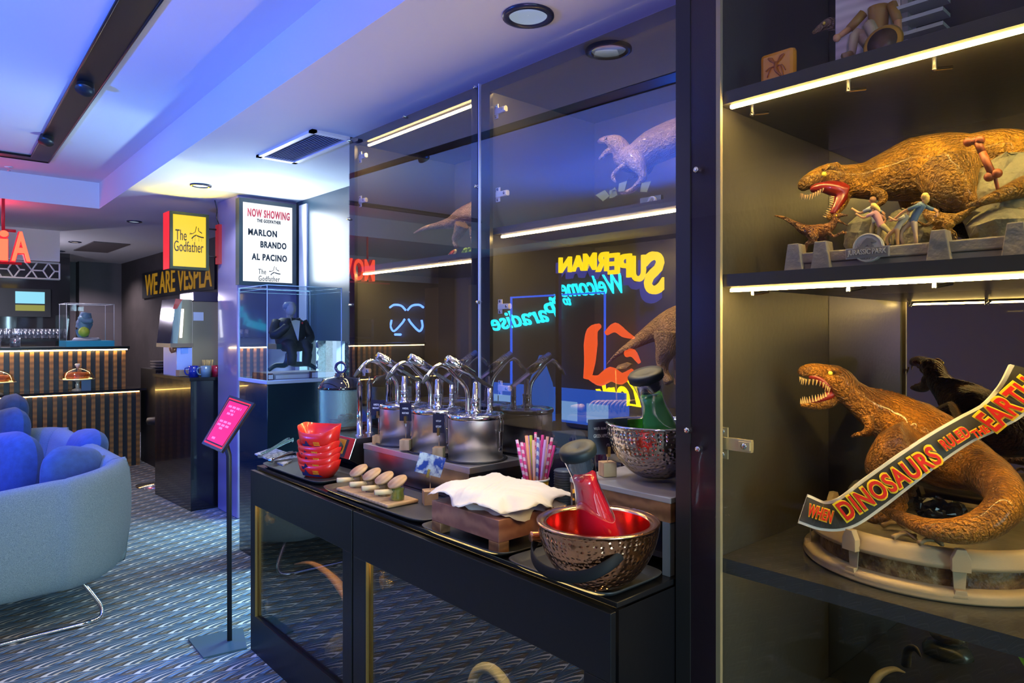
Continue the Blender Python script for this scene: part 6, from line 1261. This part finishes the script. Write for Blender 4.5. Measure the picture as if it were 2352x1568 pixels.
# ---- middle cabinet, lower: rex seen from behind with carcass base
rz_ = thing('dinosaur_statue', 'brown tyrannosaur statue with long tail in the lower part of the middle cabinet', 'statue', (2.2, 1.5, 1.15))
D = Dino(rz_, skin('rex_brown', (.40, .26, .14), (.24, .15, .08)), .0045); XZ = 2.2
D.ch([(1392, 838, XZ - .1, 2), (1420, 812, XZ - .09, 6), (1455, 790, XZ - .06, 12), (1490, 768, XZ - .03, 20), (1525, 752, XZ, 32), (1560, 742, XZ, 42), (1600, 738, XZ, 44), (1640, 760, XZ, 36)], 18, 6)
D.ch([(1535, 765, XZ - .07, 34), (1530, 800, XZ - .08, 26), (1522, 830, XZ - .08, 16), (1525, 855, XZ - .08, 11), (1538, 880, XZ - .08, 12)], 14, 5); D.ch([(1560, 770, XZ + .06, 30), (1562, 830, XZ + .06, 16), (1560, 885, XZ + .06, 12)], 12, 4)
D.done(3)
zb_ = thing('diorama_pedestal', 'dark rocky base with rib bones in the lower part of the middle cabinet', 'statue base', (2.1, 1.5, 1.121)); y1_ = PX(1295, 960, 2.0).y
MB().box(2.0, 2.5, 1.10, y1_, 1.1205, 1.175).build('slab', M('carcass_base', (.05, .045, .045), .5, bump=(14, .6, .01)), zb_, bevel=.02)
rbm = MB()
for i in range(9):
    p = PX(1355 + i * 10, 938, 2.04); rbm.tube([p + Vector((0, .0, -.01)), p + Vector((-.012, -.008, .012)), p + Vector((.0, -.018, .028)), p + Vector((.03, -.022, .03))], .004, 6, 3)
p = PX(1325, 935, 2.03); rbm.tube([p + YY * .03, p, p - YY * .03], [.006, .014, .016], 8, 3); rbm.build('rib_bones', M('bone_tan', (.38, .28, .16), .5), zb_)
p = PX(1425, 832, 2.15); tag(MB().slab([PX(1412, 848, 2.15), PX(1420, 838, 2.15), PX(1438, 832, 2.15), PX(1450, 836, 2.15), PX(1438, 846, 2.15)], (.01, 0, 0)).tube([PX(1414, 850, 2.155), PX(1418, 955, 2.155)], .003, 6).build('feather_leaf', M('gold_leaf', (.45, .33, .10), .6, bump=(60, 1)), loc=PX(1418, 950, 2.15)), 'golden brown leaf on a thin stem below the brown tyrannosaur tail', 'leaf')
# ---- window-end cabinet: tan dinosaur tail half
tn = thing('dinosaur_statue', 'tan dinosaur statue on the window-end cabinet shelf, tail pointing left', 'statue', (2.2, 2.6, 1.86))
D = Dino(tn, m_tail, .0045)
D.ch([(950, 536, 2.1, 2), (975, 524, 2.12, 5), (1005, 518, 2.14, 8), (1035, 512, 2.16, 14), (1060, 500, 2.18, 22), (1090, 492, 2.2, 30), (1125, 490, 2.2, 32), (1160, 498, 2.2, 22), (1180, 500, 2.2, 14)], 16, 6); D.ch([(1062, 515, 2.12, 18), (1052, 538, 2.12, 12), (1044, 552, 2.12, 7), (1050, 568, 2.12, 6)], 12, 4); D.ch([(1090, 515, 2.3, 16), (1090, 560, 2.3, 8)], 10, 3); D.done(3)
tb_ = thing('diorama_pedestal', 'small rocky base with red emblem and green moss under the tan dinosaur', 'statue base', (2.1, 2.6, 1.8535)); p = PX(1060, 590, 2.08)
MB().box(2.06, 2.42, 2.31, PX(1018, 590, 2.06).y, 1.8535, 1.875).build('base', m_rock, tb_, bevel=.006)
pe = PX(1040, 582, 2.06); MB().lathe([(.001, 0), (.026, .0), (.03, .003), (.001, .006)], (2.058, pe.y, 1.880), 24, (-1, 0, .8), sy=1.0).build('emblem_disc', M('emblem_cream', (.6, .55, .45), .5), tb_); MB().lathe([(.001, .005), (.020, .005), (.001, .007)], (2.056, pe.y, 1.882), 20, (-1, 0, .8)).build('emblem_face', M('emblem_red', (.4, .04, .03), .5), tb_)
random.seed(4)
for i in range(5): p = PX(1066 + i * 4, 570, 2.10); MB().ball((p.x, p.y, 1.885 + (i % 2) * .012), .014, 8).build('moss', M('moss_green', (.2, .35, .03), .8, bump=(60, 1)), tb_)
# pale reclining figure form seen low in the window-end cabinet is a mirrored passer-by and is left to the reflections
# ---- low counter compartments: tusk on rock, ring
tk = thing('tusk_model', 'curved tan tusk on a mossy rock inside the window-end low cabinet', 'model', (1.45, 2.45, .13))
MB().tube([PX(677, 1295, 1.45), PX(710, 1292, 1.45), PX(745, 1310, 1.45), PX(780, 1345, 1.45), PX(803, 1385, 1.45), PX(812, 1430, 1.45), PX(800, 1490, 1.45)], [.003, .008, .014, .02, .024, .022, .012], 14, 6).build('tusk', M('tusk_horn', (.55, .28, .10), .35), tk)
p = PX(790, 1500, 1.45); b = MB().ball((p.x, p.y, .165), .07, 12, 1.2, 1.2, .6); random.seed(1); b.v = [v + Vector((random.uniform(-1, 1), random.uniform(-1, 1), random.uniform(-1, 1))) * .006 for v in b.v]; b.build('rock', m_rock, tk)
rgm = thing('ring_model', 'pale resin ring standing in the nearest low cabinet, cut by the lower picture edge', 'model', (1.42, 1.5, .122)); cR = PX(1130, 1610, 1.42)
MB().tube([cR + YY * math.cos(a) * .10 + YZ * math.sin(a) * .10 for a in [i * PI / 14 for i in range(29)]], .017, 12).tube([(cR.x, cR.y, .125), (cR.x, cR.y, cR.z - .09)], .012, 8).build('ring', M('resin_cream', (.5, .45, .25), .35, bump=(20, .4)), rgm)
# ================================================================ left side of the lounge (seen mirrored in the cabinet doors)
LWX = -2.78
def LM(px_, py_, X=LWX):
    """real point on a plane x=X whose mirror image in the cabinet doors is at the pixel"""
    p = PX(px_, py_, 2 * (XF - .005) - X); return Vector((X, p.y, p.z))
n1 = thing('wall_sign', 'big yellow capital hero-style letters with blue shadow on the left wall', 'sign', LM(1410, 625))
m_ye = emis('yellow_letter', (1, .68, .0), 4.5); m_blu = emis('blue_shadow_letter', (.04, .06, .55), 1.6)
us, vs_ = YY, YZ
lt_ = [('S', 1487, 578, 1530, 676), ('U', 1457, 587, 1488, 647), ('P', 1427, 584, 1456, 638), ('E', 1404, 582, 1428, 630), ('R', 1375, 580, 1403, 624), ('M', 1347, 582, 1375, 621), ('A', 1320, 587, 1348, 623), ('N', 1291, 591, 1318, 626)]
for ch_, a, b_, c_, d_ in lt_:
    P0, P1 = LM(c_, b_), LM(a, d_); P2, P3 = LM(a, b_), LM(c_, d_)
    cen = (P0 + P1 + P2 + P3) / 4; wd = abs(P0.y - P1.y) * 1.0; hh = ((P0.z - P3.z) + (P2.z - P1.z)) / 2
    lettering(ch_, 'letter', m_ye, n1, cen + Vector((.05, 0, 0)), YY, YZ, fit=(wd * 1.0, hh), ext=.02, bold=.03)
    lettering(ch_, 'letter_shadow', m_blu, n1, cen + Vector((.015, .07, -.07)), YY, YZ, fit=(wd * 1.15, hh * 1.12), ext=.015, bold=.05)
m_cy = emis('cyan_neon', (.0, .7, 1), 6)
n2 = thing('neon_sign', 'cyan handwritten neon words on the left wall', 'sign', LM(1300, 690))
for tx, (a, b_), (c_, d_), hh in (('Welcome', (1432, 650), (1290, 662), .24), ('to the', (1315, 690), (1265, 686), .13), ('Paradise', (1290, 712), (1132, 742), .25)):
    A, B = LM(a, b_), LM(c_, d_); u = (B - A); cen = (A + B) / 2 + Vector((.03, 0, 0))
    lettering(tx, 'neon_word', m_cy, n2, cen, u, YZ, fit=(u.length, hh), ext=.01, bold=.012, shear=.5)
n3 = thing('neon_sign', 'yellow handwritten neon word with underline near the floor on the left wall', 'sign', LM(1430, 890))
A, B = LM(1478, 895), LM(1376, 905); u = B - A; m_yn = emis('yellow_neon', (1, .75, .0), 6)
lettering('York', 'neon_word', m_yn, n3, (A + B) / 2 + Vector((.06, 0, 0)), u, YZ, fit=(u.length, .36), ext=.01, bold=.02, shear=.4)
MB().tube([LM(1480, 932) + Vector((.06, 0, 0)), LM(1385, 918) + Vector((.06, 0, 0))], .012).build('underline', m_yn, n3)
n4 = thing('neon_flames', 'orange-red glowing flame shapes on the left wall', 'sign', LM(1420, 810)); m_or = emis('orange_flame', (1, .10, .01), 3.5)
for pts, rr in (([(1395, 748), (1378, 760), (1374, 790), (1372, 830), (1366, 868)], [.03, .07, .085, .07, .05]), ([(1410, 765), (1430, 752), (1450, 765), (1474, 776)], [.03, .06, .05, .015]), ([(1455, 812), (1470, 810), (1486, 832)], [.04, .05, .02]), ([(1370, 865), (1395, 872), (1420, 858), (1445, 868), (1470, 850)], [.03, .07, .09, .07, .03])):
    MB().tube([LM(*q) + Vector((.14, 0, 0)) for q in pts], rr, 8, 4, 1., up=(1, 0, 0)).build('flame', m_or, n4)
dr = thing('neon_door_frame', 'blue neon outlined doorway on the left wall', 'door frame', LM(1285, 800)); m_bn = emis('blue_neon', (.02, .12, 1), 3)
P = [LM(1178, 900), LM(1178, 682), LM(1393, 682), LM(1393, 900)]; P[1].z = P[2].z = 1.98; P[0].z = P[3].z = .05
MB().tube([p_ + Vector((.03, 0, 0)) for p_ in P], .018, 8).build('frame_tube', m_bn, dr); Pm = LM(1286, 800); MB().tube([(LWX + .03, Pm.y, .05), (LWX + .03, Pm.y, 1.98)], .014, 8).build('centre_tube', m_bn, dr)
ng = thing('lit_bench_front', 'low blue-white backlit panel with bands along the left wall', 'light panel', (LWX + .1, 6.4, 0))
MB().box(LWX + .02, LWX + .10, 5.1, 7.6, .35, .78).build('panel', emis('blue_backlit', (.02, .16, 1), 1.6), ng)
for i, yy in enumerate((5.35, 5.85, 6.5, 7.1)): MB().box(LWX + .10, LWX + .11, yy, yy + .34, .38, .62).build('bright_patch', emis('icewhite', (.25, .5, 1), 2.2), ng)
MB().lathe([(.16, 0), (.20, .25), (.15, .5), (.06, .75), (.02, .85)], (LWX + .25, 6.35, .35), 16).build('glowing_figure', emis('blue_glow_form', (.03, .2, 1), 1.2), ng)
# blue moth-wing neon on the bar end
n5 = thing('neon_wings', 'blue neon double-leaf outline over the left end of the bar', 'sign', LM(938, 735)); q = MB()
for s_ in (1, -1):
    c_ = 938 + (3 if s_ > 0 else -2)
    q.tube([LM(c_ + s_ * x, y) + Vector((.04, 0, 0)) for x, y in ((-2 + 2, 712), (10, 702), (26, 700), (36, 706))], .018, 8, 4)
    q.tube([LM(c_ + s_ * x, y) + Vector((.04, 0, 0)) for x, y in ((2, 733), (8, 742), (26, 760), (34, 750), (32, 735))], .018, 8, 4)
q.tube([LM(912, 768) + Vector((.04, 0, 0)), LM(925, 768) + Vector((.04, 0, 0))], .02)
q.build('neon_tube', emis('blue_neon2', (.10, .25, 1), 8), n5)
# framed pictures and pale pilaster on left wall
for i, (a, b_, c_, d_) in enumerate(((988, 578, 1030, 648), (1038, 590, 1075, 640))):
    P0, P1 = LM(a, b_), LM(c_, d_); y0, y1 = sorted((P0.y, P1.y)); z0, z1 = sorted((P0.z, P1.z))
    pf = thing('picture_frame', ['dark framed pale picture, farther one on the left wall', 'dark framed picture, nearer one on the left wall'][i], 'picture', (LWX, (y0 + y1) / 2, z0), 'framed pictures on the left wall')
    MB().box(-2.80, -2.77, y0, y1, z0, z1).build('frame', m_dark, pf); MB().box(-2.772, -2.765, y0 + .06, y1 - .06, z0 + .06, z1 - .06).build('print', M('print_grey%d' % i, (.35, .34, .33), .5, var=(4, (.1, .08, .08))), pf)
P0 = LM(985, 700); struct(MB().box(-2.80, -2.70, P0.y - 1.2, P0.y, 0, 2.2), 'trim_5', M('warm_plaster', (.34, .27, .19), .5, bump=(8, .1)))
struct(MB().box(-2.80, -2.55, 8.05, 8.6, 0, CE), 'trim_6', m_mauve)
# dark red post that stands in the lounge
tag(MB().box(-.975, -.935, 4.50, 4.54, 0, 2.05).build('post', M('maroon_post', (.05, .012, .015), .4), loc=(-.95, 4.53, 0)), 'slim dark maroon post standing in the lounge, seen in the door reflection', 'post')
# round table with cup, mirrored in the right-hand cabinet
def LM2(px_, py_, X):
    p = PX(px_, py_, 2 * XB - X); return Vector((X, p.y, p.z))
rt = thing('round_table', 'small round wooden table seen mirrored in the right-hand cabinet', 'table', (-.2, 1.35, 0))
MB().lathe([(.001, .72), (.32, .72), (.33, .735), (.32, .75), (.001, .75)], (-.2, 1.35, 0), 36).build('top', M('table_walnut', (.12, .06, .03), .3), rt); MB().cyl((-.2, 1.35, .02), (-.2, 1.35, .72), .03).lathe([(.001, 0), (.2, 0), (.2, .015), (.001, .02)], (-.2, 1.35, 0), 24).build('pedestal', m_dark, rt)
